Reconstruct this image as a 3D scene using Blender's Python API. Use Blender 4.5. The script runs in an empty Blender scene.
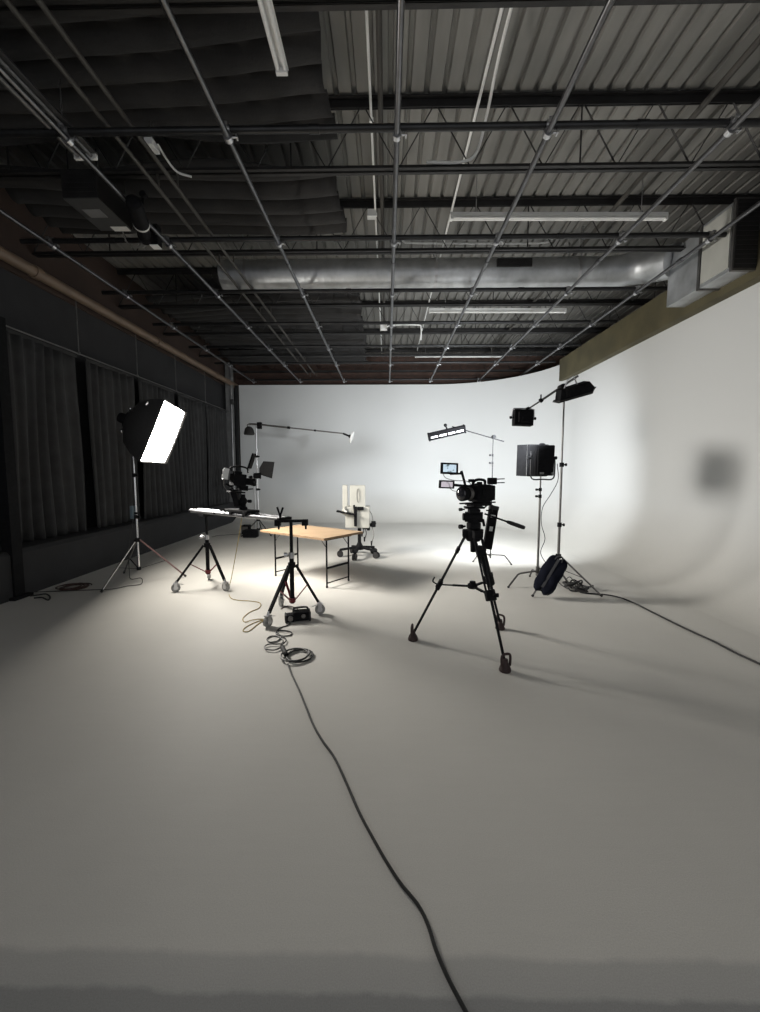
import bpy, bmesh, math, random
from mathutils import Vector, Matrix, Euler
random.seed(7)
PI = math.pi
sc = bpy.context.scene
COL = sc.collection

# ------------------------------------------------------------------ camera
F, H = 410.0, 1.75
PITCH, YAW = math.atan(34 / F), math.atan(7 / F)
cam_d = bpy.data.cameras.new('camera')
cam_d.sensor_fit = 'HORIZONTAL'
cam_d.sensor_width = 36.0
cam_d.lens = F / 760 * 36.0
cam_d.clip_start = 0.05
cam = bpy.data.objects.new('camera', cam_d)
COL.objects.link(cam)
cam.location = (0, 0, H)
cam.rotation_euler = (PI / 2 - PITCH, 0, YAW)
sc.camera = cam
_fw = Vector((-math.sin(YAW) * math.cos(PITCH), math.cos(YAW) * math.cos(PITCH), -math.sin(PITCH)))
_rt = Vector((math.cos(YAW), math.sin(YAW), 0))
_up = _rt.cross(_fw)


def at(x, y, Y):
    """world point seen at photo position x, y and standing at distance Y"""
    d = _fw + _rt * ((x - 380) / F) + _up * ((506 - y) / F)
    return Vector((0, 0, H)) + d * (Y / d.y)


def gp(x, y, z=0.0):
    """world point seen at photo position x, y and lying at height z"""
    d = _fw + _rt * ((x - 380) / F) + _up * ((506 - y) / F)
    return Vector((0, 0, H)) + d * ((z - H) / d.z)


# ------------------------------------------------------------------ materials
def mat(name, col, rough=0.6, metal=0.0, var=0.0, scale=8.0, bump=0.0, bscale=None, emit=None, estr=0.0, spec=0.5,
        stretch=None, detail=4.0, sheen=0.0):
    m = bpy.data.materials.new(name)
    m.use_nodes = True
    nt = m.node_tree
    b = nt.nodes['Principled BSDF']
    b.inputs['Base Color'].default_value = (*col, 1)
    b.inputs['Roughness'].default_value = rough
    b.inputs['Metallic'].default_value = metal
    b.inputs['Specular IOR Level'].default_value = spec
    if sheen:
        b.inputs['Sheen Weight'].default_value = sheen
    if emit:
        b.inputs['Emission Color'].default_value = (*emit, 1)
        b.inputs['Emission Strength'].default_value = estr
    if var or bump:
        tc = nt.nodes.new('ShaderNodeTexCoord')
        mp = nt.nodes.new('ShaderNodeMapping')
        if stretch:
            mp.inputs['Scale'].default_value = stretch
        nt.links.new(tc.outputs['Object'], mp.inputs['Vector'])
        n = nt.nodes.new('ShaderNodeTexNoise')
        n.inputs['Scale'].default_value = scale
        n.inputs['Detail'].default_value = detail
        nt.links.new(mp.outputs['Vector'], n.inputs['Vector'])
        if var:
            r = nt.nodes.new('ShaderNodeValToRGB')
            r.color_ramp.elements[0].position = 0.3
            r.color_ramp.elements[1].position = 0.7
            r.color_ramp.elements[0].color = (*[c * (1 - var) for c in col], 1)
            r.color_ramp.elements[1].color = (*[min(1, c * (1 + var)) for c in col], 1)
            nt.links.new(n.outputs['Fac'], r.inputs['Fac'])
            nt.links.new(r.outputs['Color'], b.inputs['Base Color'])
        if bump:
            n2 = nt.nodes.new('ShaderNodeTexNoise')
            n2.inputs['Scale'].default_value = bscale or scale * 4
            n2.inputs['Detail'].default_value = 3
            nt.links.new(mp.outputs['Vector'], n2.inputs['Vector'])
            bp = nt.nodes.new('ShaderNodeBump')
            bp.inputs['Strength'].default_value = bump
            bp.inputs['Distance'].default_value = 0.01
            nt.links.new(n2.outputs['Fac'], bp.inputs['Height'])
            nt.links.new(bp.outputs['Normal'], b.inputs['Normal'])
    return m


def floor_material():
    """matt studio paint that ends in a ragged edge on worn dark concrete near the entrance"""
    m = mat('studio_floor_paint', (0.64, 0.62, 0.575), 0.62, spec=0.3)
    nt = m.node_tree
    b = nt.nodes['Principled BSDF']
    L = nt.links
    tc = nt.nodes.new('ShaderNodeTexCoord')
    sep = nt.nodes.new('ShaderNodeSeparateXYZ')
    L.new(tc.outputs['Object'], sep.inputs[0])
    nz = nt.nodes.new('ShaderNodeTexNoise')
    nz.inputs['Scale'].default_value = 2.2
    nz.inputs['Detail'].default_value = 9
    nz.inputs['Roughness'].default_value = 0.66
    L.new(tc.outputs['Object'], nz.inputs['Vector'])

    def mth(op, a, c):
        n = nt.nodes.new('ShaderNodeMath')
        n.operation = op
        for i, v in enumerate((a, c)):
            if isinstance(v, (int, float)):
                n.inputs[i].default_value = v
            else:
                L.new(v, n.inputs[i])
        return n.outputs[0]

    def ramp(fac, stops):
        r = nt.nodes.new('ShaderNodeValToRGB')
        els = r.color_ramp.elements
        els[0].position, els[1].position = stops[0][0], stops[-1][0]
        els[0].color, els[1].color = (*stops[0][1], 1), (*stops[-1][1], 1)
        for p, c in stops[1:-1]:
            e = els.new(p)
            e.color = (*c, 1)
        L.new(fac, r.inputs['Fac'])
        return r.outputs['Color']
    y = mth('ADD', sep.outputs['Y'], mth('MULTIPLY', mth('SUBTRACT', nz.outputs['Fac'], 0.5), 0.09))
    edge = ramp(mth('SUBTRACT', y, 1.0), [(0.0, (0.32, 0.32, 0.31)), (0.226, (0.32, 0.32, 0.31)),
                                          (0.246, (0.47, 0.46, 0.44)), (0.335, (0.49, 0.48, 0.455)),
                                          (0.362, (0.64, 0.62, 0.575)), (1.0, (0.64, 0.62, 0.575))])
    blot = nt.nodes.new('ShaderNodeTexNoise')
    blot.inputs['Scale'].default_value = 0.9
    blot.inputs['Detail'].default_value = 6
    L.new(tc.outputs['Object'], blot.inputs['Vector'])
    bc = ramp(blot.outputs['Fac'], [(0.3, (0.93, 0.93, 0.93)), (0.7, (1, 1, 1))])
    mx = nt.nodes.new('ShaderNodeMix')
    mx.data_type = 'RGBA'
    mx.blend_type = 'MULTIPLY'
    mx.inputs[0].default_value = 1.0
    L.new(edge, mx.inputs[6])
    L.new(bc, mx.inputs[7])
    L.new(mx.outputs[2], b.inputs['Base Color'])
    sk = nt.nodes.new('ShaderNodeTexNoise')
    sk.inputs['Scale'].default_value = 210
    sk.inputs['Detail'].default_value = 2
    L.new(tc.outputs['Object'], sk.inputs['Vector'])
    skc = ramp(sk.outputs['Fac'], [(0.30, (0.86, 0.86, 0.86)), (0.70, (1, 1, 1))])
    stp = nt.nodes.new('ShaderNodeMapping')
    stp.inputs['Scale'].default_value = (1.4, 14, 1)
    L.new(tc.outputs['Object'], stp.inputs['Vector'])
    st = nt.nodes.new('ShaderNodeTexNoise')
    st.inputs['Scale'].default_value = 2.2
    st.inputs['Detail'].default_value = 7
    L.new(stp.outputs[0], st.inputs['Vector'])
    stc = ramp(st.outputs['Fac'], [(0.35, (0.985, 0.985, 0.985)), (0.62, (1, 1, 1)), (0.72, (1.0, 1.0, 1.0))])
    mx2 = nt.nodes.new('ShaderNodeMix')
    mx2.data_type = 'RGBA'
    mx2.blend_type = 'MULTIPLY'
    mx2.inputs[0].default_value = 1.0
    L.new(skc, mx2.inputs[6])
    L.new(stc, mx2.inputs[7])
    mx3 = nt.nodes.new('ShaderNodeMix')
    mx3.data_type = 'RGBA'
    mx3.blend_type = 'MULTIPLY'
    mx3.inputs[0].default_value = 1.0
    L.new(mx.outputs[2], mx3.inputs[6])
    L.new(mx2.outputs[2], mx3.inputs[7])
    zr = ramp(mth('MULTIPLY', sep.outputs['Z'], 0.5), [(0.0, (0, 0, 0)), (0.6, (1, 1, 1))])
    mx4 = nt.nodes.new('ShaderNodeMix')
    mx4.data_type = 'RGBA'
    L.new(zr, mx4.inputs[0])
    L.new(mx3.outputs[2], mx4.inputs[6])
    mx4.inputs[7].default_value = (0.60, 0.605, 0.60, 1)
    L.new(mx4.outputs[2], b.inputs['Base Color'])
    g = nt.nodes.new('ShaderNodeTexNoise')
    g.inputs['Scale'].default_value = 130
    g.inputs['Detail'].default_value = 3
    L.new(tc.outputs['Object'], g.inputs['Vector'])
    bp = nt.nodes.new('ShaderNodeBump')
    bp.inputs['Distance'].default_value = 0.006
    bp.inputs['Strength'].default_value = 0.22
    L.new(g.outputs['Fac'], bp.inputs['Height'])
    L.new(bp.outputs['Normal'], b.inputs['Normal'])
    return m


def wood_material():
    m = mat('oak_board', (0.52, 0.33, 0.17), 0.5)
    nt = m.node_tree
    b = nt.nodes['Principled BSDF']
    tc = nt.nodes.new('ShaderNodeTexCoord')
    mp = nt.nodes.new('ShaderNodeMapping')
    mp.inputs['Rotation'].default_value = (0, 0, math.radians(35.5))
    mp.inputs['Scale'].default_value = (1.2, 16, 8)
    n = nt.nodes.new('ShaderNodeTexNoise')
    n.inputs['Scale'].default_value = 2.0
    n.inputs['Detail'].default_value = 6
    r = nt.nodes.new('ShaderNodeValToRGB')
    r.color_ramp.elements[0].position = 0.3
    r.color_ramp.elements[1].position = 0.72
    r.color_ramp.elements[0].color = (0.34, 0.225, 0.13, 1)
    r.color_ramp.elements[1].color = (0.46, 0.335, 0.215, 1)
    nt.links.new(tc.outputs['Object'], mp.inputs[0])
    nt.links.new(mp.outputs[0], n.inputs['Vector'])
    nt.links.new(n.outputs['Fac'], r.inputs['Fac'])
    nt.links.new(r.outputs['Color'], b.inputs['Base Color'])
    return m


def brick_material():
    m = mat('dark_red_brick', (0.07, 0.035, 0.025), 0.85)
    nt = m.node_tree
    b = nt.nodes['Principled BSDF']
    tc = nt.nodes.new('ShaderNodeTexCoord')
    mp = nt.nodes.new('ShaderNodeMapping')
    mp.inputs['Rotation'].default_value = (PI / 2, 0, 0)
    t = nt.nodes.new('ShaderNodeTexBrick')
    t.inputs['Scale'].default_value = 4.0
    t.inputs['Color1'].default_value = (0.085, 0.042, 0.030, 1)
    t.inputs['Color2'].default_value = (0.055, 0.030, 0.022, 1)
    t.inputs['Mortar'].default_value = (0.05, 0.045, 0.04, 1)
    nt.links.new(tc.outputs['Object'], mp.inputs[0])
    nt.links.new(mp.outputs[0], t.inputs['Vector'])
    nt.links.new(t.outputs['Color'], b.inputs['Base Color'])
    return m


def screen_material(name, base, dark):
    m = mat(name, (0.02, 0.02, 0.02), 0.25)
    nt = m.node_tree
    b = nt.nodes['Principled BSDF']
    tc = nt.nodes.new('ShaderNodeTexCoord')
    n = nt.nodes.new('ShaderNodeTexNoise')
    n.inputs['Scale'].default_value = 22
    n.inputs['Detail'].default_value = 1
    r = nt.nodes.new('ShaderNodeValToRGB')
    r.color_ramp.elements[0].position = 0.36
    r.color_ramp.elements[1].position = 0.47
    r.color_ramp.elements[0].color = (*dark, 1)
    r.color_ramp.elements[1].color = (*base, 1)
    nt.links.new(tc.outputs['Object'], n.inputs['Vector'])
    nt.links.new(n.outputs['Fac'], r.inputs['Fac'])
    nt.links.new(r.outputs['Color'], b.inputs['Emission Color'])
    b.inputs['Emission Strength'].default_value = 1.0
    return m


M = dict(
    paint=floor_material(),
    black=mat('black_anodised_metal', (0.009, 0.009, 0.010), 0.7, 0.0, spec=0.1, var=0.25, scale=20),
    blackp=mat('black_plastic', (0.008, 0.008, 0.009), 0.8, spec=0.08, var=0.25, scale=18),
    rubber=mat('black_rubber', (0.016, 0.015, 0.015), 0.75, var=0.2, scale=25),
    wheel=mat('grey_wheel_rubber', (0.26, 0.26, 0.25), 0.5, var=0.15, scale=25),
    pink=mat('pink_lit_leg', (0.22, 0.13, 0.125), 0.4, 0.4, var=0.2, scale=12),  # pink light reflected by one stand leg, put into its colour
    redrub=mat('dark_red_rubber', (0.026, 0.012, 0.011), 0.7, var=0.2, scale=25),
    chrome=mat('chromed_steel', (0.62, 0.62, 0.63), 0.24, 1.0, var=0.08, scale=6),
    steel=mat('brushed_steel', (0.50, 0.50, 0.51), 0.36, 1.0, var=0.12, scale=5),
    dsteel=mat('dark_steel', (0.16, 0.155, 0.15), 0.42, 0.9, var=0.2, scale=6),
    galv=mat('galvanised_pipe', (0.13, 0.13, 0.135), 0.30, 0.9, var=0.2, scale=7),
    duct=mat('galvanised_duct_sheet', (0.50, 0.515, 0.53), 0.50, 0.9, var=0.25, scale=3, bump=0.08, bscale=6),
    bpipe=mat('black_steel_pipe', (0.020, 0.020, 0.021), 0.38, 0.4, var=0.3, scale=8),
    joist=mat('dark_painted_joist_steel', (0.022, 0.021, 0.021), 0.5, 0.3, var=0.3, scale=5),
    deck=mat('grey_painted_roof_deck', (0.225, 0.22, 0.205), 0.55, 0.2, var=0.16, scale=1.4, stretch=(3, 0.5, 1)),
    blanket=mat('black_quilted_blanket', (0.028, 0.027, 0.027), 0.95, var=0.25, scale=3, bump=0.4, bscale=40),
    curtain=mat('charcoal_drape', (0.034, 0.034, 0.035), 0.95, var=0.2, scale=4, bump=0.3, bscale=60),
    dwall=mat('dark_painted_block', (0.020, 0.020, 0.022), 0.85, var=0.18, scale=2.5, bump=0.2, bscale=30),
    brown=mat('brown_painted_wall', (0.050, 0.031, 0.024), 0.8, var=0.2, scale=1.2),
    brownpipe=mat('tan_painted_pipe', (0.16, 0.11, 0.075), 0.5, var=0.15, scale=3),
    concrete=mat('olive_brown_concrete', (0.075, 0.064, 0.032), 0.85, var=0.28, scale=1.6, bump=0.2, bscale=20, detail=8),
    brick=brick_material(),
    sheet=mat('painted_sheet_metal', (0.50, 0.50, 0.46), 0.5, 0.3, var=0.08, scale=3),
    white=mat('white_enamel', (0.82, 0.82, 0.80), 0.4, var=0.06, scale=4),
    ivory=mat('ivory_moulded_plastic', (0.44, 0.43, 0.385), 0.4, var=0.05, scale=5),
    rail=mat('satin_rail_tube', (0.30, 0.30, 0.31), 0.5, 0.85, var=0.1, scale=8),
    dgrey=mat('dark_grey_enamel', (0.06, 0.06, 0.06), 0.5, 0.1, var=0.15, scale=5),
    dpipe=mat('dark_painted_pipe', (0.050, 0.046, 0.040), 0.6, var=0.2, scale=4),
    grey=mat('grey_enamel', (0.20, 0.20, 0.20), 0.45, 0.2, var=0.15, scale=5),
    wood=wood_material(),
    woodedge=mat('board_edge_band', (0.22, 0.14, 0.075), 0.6, var=0.2, scale=9),
    red=mat('red_brace_paint', (0.16, 0.022, 0.028), 0.4, 0.3, var=0.2, scale=12),
    navy=mat('navy_nylon', (0.006, 0.007, 0.013), 0.9, spec=0.1, var=0.3, scale=9, bump=0.4, bscale=60),
    webbing=mat('grey_webbing', (0.03, 0.03, 0.035), 0.8, var=0.2, scale=30),
    cable=mat('black_cable_jacket', (0.013, 0.013, 0.013), 0.5, var=0.2, scale=20),
    yellow=mat('yellow_cable_jacket', (0.33, 0.24, 0.07), 0.55, var=0.15, scale=20),
    gcable=mat('grey_cable_jacket', (0.16, 0.155, 0.14), 0.55, var=0.15, scale=20),
    bcable=mat('brown_cable_jacket', (0.045, 0.022, 0.017), 0.6, var=0.25, scale=20),
    softface=mat('lit_diffuser', (0.8, 0.8, 0.8), 0.6, emit=(1.0, 0.955, 0.875), estr=34.0),
    lens=mat('lens_glass', (0.02, 0.02, 0.024), 0.08, spec=0.8, var=0.1, scale=6),
    lamp=mat('lit_lamp_glass', (0.9, 0.9, 0.9), 0.4, emit=(0.95, 0.98, 1.0), estr=9.0),
    led=mat('led_window', (0.75, 0.75, 0.75), 0.4, emit=(1, 1, 1), estr=0.55),
    tube=mat('fluorescent_glass', (0.80, 0.80, 0.78), 0.3, var=0.03, scale=4),
    sticker=mat('white_sticker', (0.65, 0.65, 0.63), 0.5, var=0.05, scale=30),
    strap=mat('blue_grey_plastic', (0.10, 0.14, 0.17), 0.5, var=0.1, scale=12),
    scr1=screen_material('monitor_picture', (0.36, 0.45, 0.52), (0.05, 0.08, 0.08)),
    scr2=screen_material('viewfinder_picture', (0.34, 0.31, 0.34), (0.10, 0.09, 0.10)),
)


# ------------------------------------------------------------------ mesh builder
def frame(x_dir, z_dir=Vector((0, 0, 1)), loc=(0, 0, 0)):
    """matrix whose local X runs along x_dir and whose Z stays as near to z_dir as it can"""
    x = Vector(x_dir).normalized()
    z = Vector(z_dir)
    z = (z - x * z.dot(x)).normalized()
    y = z.cross(x)
    m = Matrix((x, y, z)).transposed().to_4x4()
    m.translation = Vector(loc)
    return m


class MB:
    def __init__(s, T=None):
        s.bm = bmesh.new()
        s.T = T or Matrix.Identity(4)

    def _add(s, verts, faces):
        vs = [s.bm.verts.new(s.T @ Vector(v)) for v in verts]
        for f in faces:
            try:
                s.bm.faces.new([vs[i] for i in f])
            except ValueError:
                pass
        return vs

    def box(s, c, size, bev=0.0, R=None):
        t = bmesh.new()
        bmesh.ops.create_cube(t, size=1)
        bmesh.ops.scale(t, vec=Vector(size), verts=t.verts)
        if bev:
            bmesh.ops.bevel(t, geom=t.edges[:], offset=bev, segments=2, affect='EDGES', profile=0.6)
        X = Matrix.Translation(Vector(c))
        if R is not None:
            X = X @ (R.to_matrix().to_4x4() if isinstance(R, Euler) else R.to_4x4())
        t.verts.index_update()
        s._add([X @ v.co for v in t.verts], [[v.index for v in f.verts] for f in t.faces])
        t.free()
        return s

    def bar(s, p, q, w, h, bev=0.0, zd=(0, 0, 1)):
        p, q = Vector(p), Vector(q)
        d = q - p
        if abs(d.normalized().dot(Vector(zd))) > 0.98:
            zd = (0, 1, 0)
        fr = frame(d, zd)
        return s.box((p + q) / 2, (d.length, w, h), bev, fr.to_3x3())

    def tube(s, p, q, r, r2=None, seg=12):
        p, q = Vector(p), Vector(q)
        r2 = r if r2 is None else r2
        d = (q - p).normalized()
        a = d.orthogonal().normalized()
        b = d.cross(a)
        vs, fs = [], []
        for c, rr in ((p, r), (q, r2)):
            for i in range(seg):
                t = 2 * PI * i / seg
                vs.append(c + a * math.cos(t) * rr + b * math.sin(t) * rr)
        for i in range(seg):
            j = (i + 1) % seg
            fs.append((i, j, seg + j, seg + i))
        fs.append(tuple(range(seg))[::-1])
        fs.append(tuple(range(seg, 2 * seg)))
        s._add(vs, fs)
        return s

    def path(s, pts, r, seg=8, smooth=6, closed=False):
        P = [Vector(p) for p in pts]
        if smooth > 1 and len(P) > 2:
            Q = []
            n = len(P)
            rng = range(n if closed else n - 1)
            for i in rng:
                p0 = P[(i - 1) % n] if (closed or i > 0) else P[i] * 2 - P[i + 1]
                p1, p2 = P[i], P[(i + 1) % n]
                p3 = P[(i + 2) % n] if (closed or i + 2 < n) else p2 * 2 - p1
                for k in range(smooth):
                    t = k / smooth
                    Q.append(0.5 * ((2 * p1) + (p2 - p0) * t + (2 * p0 - 5 * p1 + 4 * p2 - p3) * t * t
                                    + (3 * p1 - p0 - 3 * p2 + p3) * t ** 3))
            if not closed:
                Q.append(P[-1])
            P = Q
        n = len(P)
        vs, fs = [], []
        a = None
        for i in range(n):
            if closed:
                d = (P[(i + 1) % n] - P[(i - 1) % n])
            else:
                d = P[min(i + 1, n - 1)] - P[max(i - 1, 0)]
            d = d.normalized() if d.length > 1e-9 else Vector((1, 0, 0))
            if a is None:
                a = d.orthogonal().normalized()
            a = (a - d * a.dot(d))
            a = a.normalized() if a.length > 1e-6 else d.orthogonal().normalized()
            b = d.cross(a)
            for k in range(seg):
                t = 2 * PI * k / seg
                vs.append(P[i] + a * math.cos(t) * r + b * math.sin(t) * r)
        for i in range(n if closed else n - 1):
            i2 = (i + 1) % n
            for k in range(seg):
                k2 = (k + 1) % seg
                fs.append((i * seg + k, i * seg + k2, i2 * seg + k2, i2 * seg + k))
        if not closed:
            fs.append(tuple(range(seg))[::-1])
            fs.append(tuple(range((n - 1) * seg, n * seg)))
        s._add(vs, fs)
        return s

    def lathe(s, prof, p, axis=(0, 0, 1), seg=20, scale=(1, 1)):
        """prof: list of (radius, distance along axis) from point p"""
        p, d = Vector(p), Vector(axis).normalized()
        a = d.orthogonal().normalized() if abs(d.z) < 0.95 else Vector((1, 0, 0))
        a = (a - d * a.dot(d)).normalized()
        b = d.cross(a)
        vs, fs = [], []
        for r, h in prof:
            for k in range(seg):
                t = 2 * PI * k / seg
                vs.append(p + d * h + a * math.cos(t) * r * scale[0] + b * math.sin(t) * r * scale[1])
        for i in range(len(prof) - 1):
            for k in range(seg):
                k2 = (k + 1) % seg
                fs.append((i * seg + k, i * seg + k2, (i + 1) * seg + k2, (i + 1) * seg + k))
        fs.append(tuple(range(seg))[::-1])
        fs.append(tuple(range((len(prof) - 1) * seg, len(prof) * seg)))
        s._add(vs, fs)
        return s

    def ball(s, c, r, sc_=(1, 1, 1), seg=12):
        prof = [(max(1e-4, math.sin(PI * i / 8)) * r, -math.cos(PI * i / 8) * r * sc_[2]) for i in range(9)]
        return s.lathe(prof, c, (0, 0, 1), seg, (sc_[0], sc_[1]))

    def prism(s, poly, depth, T=None):
        """poly: 2-D outline in local X, Y, extruded along local Z by depth (centred)"""
        T = T or Matrix.Identity(4)
        n = len(poly)
        vs = [T @ Vector((x, y, -depth / 2)) for x, y in poly] + [T @ Vector((x, y, depth / 2)) for x, y in poly]
        fs = [tuple(range(n))[::-1], tuple(range(n, 2 * n))]
        for i in range(n):
            j = (i + 1) % n
            fs.append((i, j, n + j, n + i))
        s._add(vs, fs)
        return s

    def grid(s, fn, nu, nv, closed_u=False):
        vs = [fn(i, j) for i in range(nu) for j in range(nv)]
        fs = []
        for i in range(nu - (0 if closed_u else 1)):
            for j in range(nv - 1):
                i2 = (i + 1) % nu
                fs.append((i * nv + j, i2 * nv + j, i2 * nv + j + 1, i * nv + j + 1))
        s._add(vs, fs)
        return s


def root_loc(o):
    while o is not None and o.parent is not None:
        o = o.parent
    return o.location.copy() if o is not None else Vector((0, 0, 0))


def obj(name, mb, material, parent=None, smooth=35, thick=None, recentre=True):
    bm = mb.bm
    bmesh.ops.recalc_face_normals(bm, faces=bm.faces)
    me = bpy.data.meshes.new(name)
    off = Vector((0, 0, 0))
    if parent is not None:
        off = root_loc(parent)
    elif recentre:
        xs = [v.co for v in bm.verts]
        off = Vector(((min(v.x for v in xs) + max(v.x for v in xs)) / 2,
                      (min(v.y for v in xs) + max(v.y for v in xs)) / 2, min(v.z for v in xs)))
    bmesh.ops.translate(bm, vec=-off, verts=bm.verts)
    bm.to_mesh(me)
    bm.free()
    o = bpy.data.objects.new(name, me)
    COL.objects.link(o)
    me.materials.append(material if not isinstance(material, str) else M[material])
    if smooth:
        me.shade_smooth()
        me.set_sharp_from_angle(angle=math.radians(smooth))
    if smooth and not thick and len(me.polygons) < 4000:
        wn = o.modifiers.new('weighted', 'WEIGHTED_NORMAL')
        wn.keep_sharp = True
        wn.weight = 100
    if thick:
        so = o.modifiers.new('solid', 'SOLIDIFY')
        so.thickness = thick
        so.offset = 0
    if parent is not None:
        o.parent = parent
    else:
        o.location = off
    return o


def tag(o, label, cat, group=None, kind=None):
    o['label'] = label
    o['category'] = cat
    if group:
        o['group'] = group
    if kind:
        o['kind'] = kind
    return o


def thing(name, label, cat, loc, group=None):
    o = bpy.data.objects.new(name, None)
    o.empty_display_size = 0.1
    COL.objects.link(o)
    o.location = Vector(loc)
    return tag(o, label, cat, group)


def struct(name, mb, material, label, cat, smooth=35, thick=None):
    o = obj(name, mb, material, None, smooth, thick, recentre=False)
    o['kind'] = 'structure'
    o['label'] = label
    o['category'] = cat
    return o


def dup(root, loc, label=None, group=None):
    r = root.copy()
    COL.objects.link(r)
    r.location = Vector(loc)
    if label:
        r['label'] = label
    if group:
        r['group'] = group

    def rec(src, dst):
        for ch in list(src.children):
            c = ch.copy()
            COL.objects.link(c)
            c.parent = dst
            rec(ch, c)
    rec(root, r)
    return r


# ================================================================== THE SETTING
XL, XR, YB = -5.78, 6.70, 15.75
YN = -3.0
ZT = 6.05
struct('floor', MB().grid(lambda i, j: (XL + (XR - XL) * i / 12, YN + (YB - YN) * j / 12, 0), 13, 13), 'paint',
       'pale grey painted studio floor with a ragged paint edge at the front', 'floor')

# cyclorama: floor cove + wall + rounded corner, one smooth surface
RC, RK, ZC = 1.2, 3.5, 4.87
pth = []
for i in range(13):
    pth.append((Vector((-5.35 + (1.65 + 5.35) * i / 12, 15.0, 0)), Vector((0, -1, 0))))
wd = Vector((0, -1, 0))                    # the right wall runs towards the camera
cc = Vector((1.65, 15.0 - RK, 0))
for i in range(1, 19):
    a = PI / 2 - PI / 2 * i / 18
    n = Vector((math.cos(a), math.sin(a), 0))
    pth.append((cc + n * RK, -n))
p_end, n_end = pth[-1]
for i in range(1, 13):
    pth.append((p_end + wd * (9.6 * i / 12), n_end))
prof = [(RC - RC * math.sin(t), RC - RC * math.cos(t)) for t in [PI / 2 * k / 14 for k in range(15)]]
prof = [(d, z + 0.003) for d, z in prof] + [(0, 2.0), (0, 3.0), (0, 4.0), (0, ZC), (-0.12, ZC), (-0.12, 0.0)]
mb = MB()
mb.grid(lambda i, j: pth[i][0] + pth[i][1] * prof[j][0] + Vector((0, 0, prof[j][1])), len(pth), len(prof))
struct('wall_cyclorama', mb, 'paint', 'white seamless cyclorama wall curving up out of the studio floor', 'wall', smooth=50)

# building shell behind it
mb = MB()
mb.box((0.46, YB + 0.1, ZT / 2), (12.9, 0.2, ZT))
struct('wall_back', mb, 'brick', 'dark red brick building wall showing above the white cyclorama', 'wall')
mb = MB()
mb.box((XR + 0.1, (YN + YB) / 2, ZT / 2), (0.2, YB - YN, ZT))
struct('wall_right', mb, 'brick', 'dark building wall behind the right side of the cyclorama', 'wall')
mb = MB()
mb.box((5.09, (YN + 12.23) / 2, (4.37 + 4.98) / 2), (0.22, 12.23 - YN, 0.61))
struct('trim_2', mb, 'concrete', 'stained olive brown band above the right cyclorama wall under the joists', 'wall')
mb = MB()
mb.box((XL - 0.1, (YN + YB) / 2, 2.4), (0.2, YB - YN, 4.8))
struct('wall_left', mb, 'dwall', 'dark painted wall behind the charcoal curtains', 'wall')
mb = MB()
mb.box((XL - 0.08, (YN + YB) / 2, (4.8 + ZT) / 2), (0.26, YB - YN, ZT - 4.8))
struct('trim_1', mb, 'brown', 'brown painted upper band of the curtained wall', 'wall')
# ledge under the curtains
mb = MB()
for y0, y1 in ((YN, YB),):
    x0, x1 = -5.13 - 0.030 * (y0 - 5.5), -5.13 - 0.030 * (y1 - 5.5)
    vs = [(XL, y0, 0), (x0, y0, 0), (x0, y0, .61), (x0 - .05, y0, .67), (XL, y0, .67)]
    vs += [(XL, y1, 0), (x1, y1, 0), (x1, y1, .61), (x1 - .05, y1, .67), (XL, y1, .67)]
    mb._add(vs, [(0, 1, 2, 3, 4), (9, 8, 7, 6, 5)] + [(k, (k + 1) % 5, 5 + (k + 1) % 5, 5 + k) for k in range(5)])
struct('baseboard_left', mb, 'dwall', 'low dark ledge running along the wall under the curtains', 'ledge')

# ribbed steel roof deck
mb = MB()
xs = []
x = XL - 0.1
pit = 0.205
while x < XR + 0.2:
    xs += [(x, ZT), (x + 0.138, ZT), (x + 0.152, ZT + 0.045), (x + 0.191, ZT + 0.045)]
    x += pit
mb.grid(lambda i, j: (xs[i][0], (YN, 2.0, 7.0, 12.0, YB + .1)[j], xs[i][1]), len(xs), 5)
struct('ceiling', mb, 'deck', 'grey ribbed steel roof deck', 'ceiling', smooth=20)

# ================================================================== ROOF STRUCTURE
ZB, ZTOP = 5.25, 6.03
JY = [3.36, 5.10, 6.88, 9.0, 10.75, 12.75, 14.75]
j0 = thing('roof_joist', 'x', 'roof joist', (0.44, JY[0], ZB))
mb = MB()
for s in (-1, 1):
    mb.box((0.44, JY[0] + s * .034, ZTOP - .006), (12.4, .058, .012)).box((0.44, JY[0] + s * .012, ZTOP - .05), (12.4, .010, .09))
obj('top_chord', mb, 'joist', j0)
mb = MB()
for s in (-1, 1):
    mb.box((0.44, JY[0] + s * .034, ZB + .005), (12.4, .05, .010)).box((0.44, JY[0] + s * .012, ZB + .03), (12.4, .010, .06))
obj('bottom_chord', mb, 'joist', j0)
mb = MB()
pts = []
k = 0
x = -5.75
while x < 6.6:
    pts.append((x, JY[0], ZTOP - .04 if k % 2 else ZB + .03))
    x += 0.42
    k += 1
mb.path(pts, .012, 6, 1)
for q in range(3, len(pts), 8):
    mb.tube((pts[q][0], JY[0], ZB + .03), (pts[q][0], JY[0], ZTOP - .04), .010, seg=6)
obj('web', mb, 'joist', j0)
J_LAB = ['dark open web roof joist along the top edge of the view',
         'dark open web roof joist carrying the end of the foremost black ceiling blanket',
         'dark open web roof joist just in front of the round silver duct',
         'dark open web roof joist just behind the round silver duct',
         'dark open web roof joist second behind the round silver duct',
         'dark open web roof joist third behind the round silver duct',
         'dark open web roof joist closest to the cyclorama back wall']
j0['label'] = J_LAB[0]
j0['group'] = 'open web roof joists'
for y, lb in zip(JY[1:], J_LAB[1:]):
    dup(j0, (0.44, y, ZB), lb)

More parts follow.
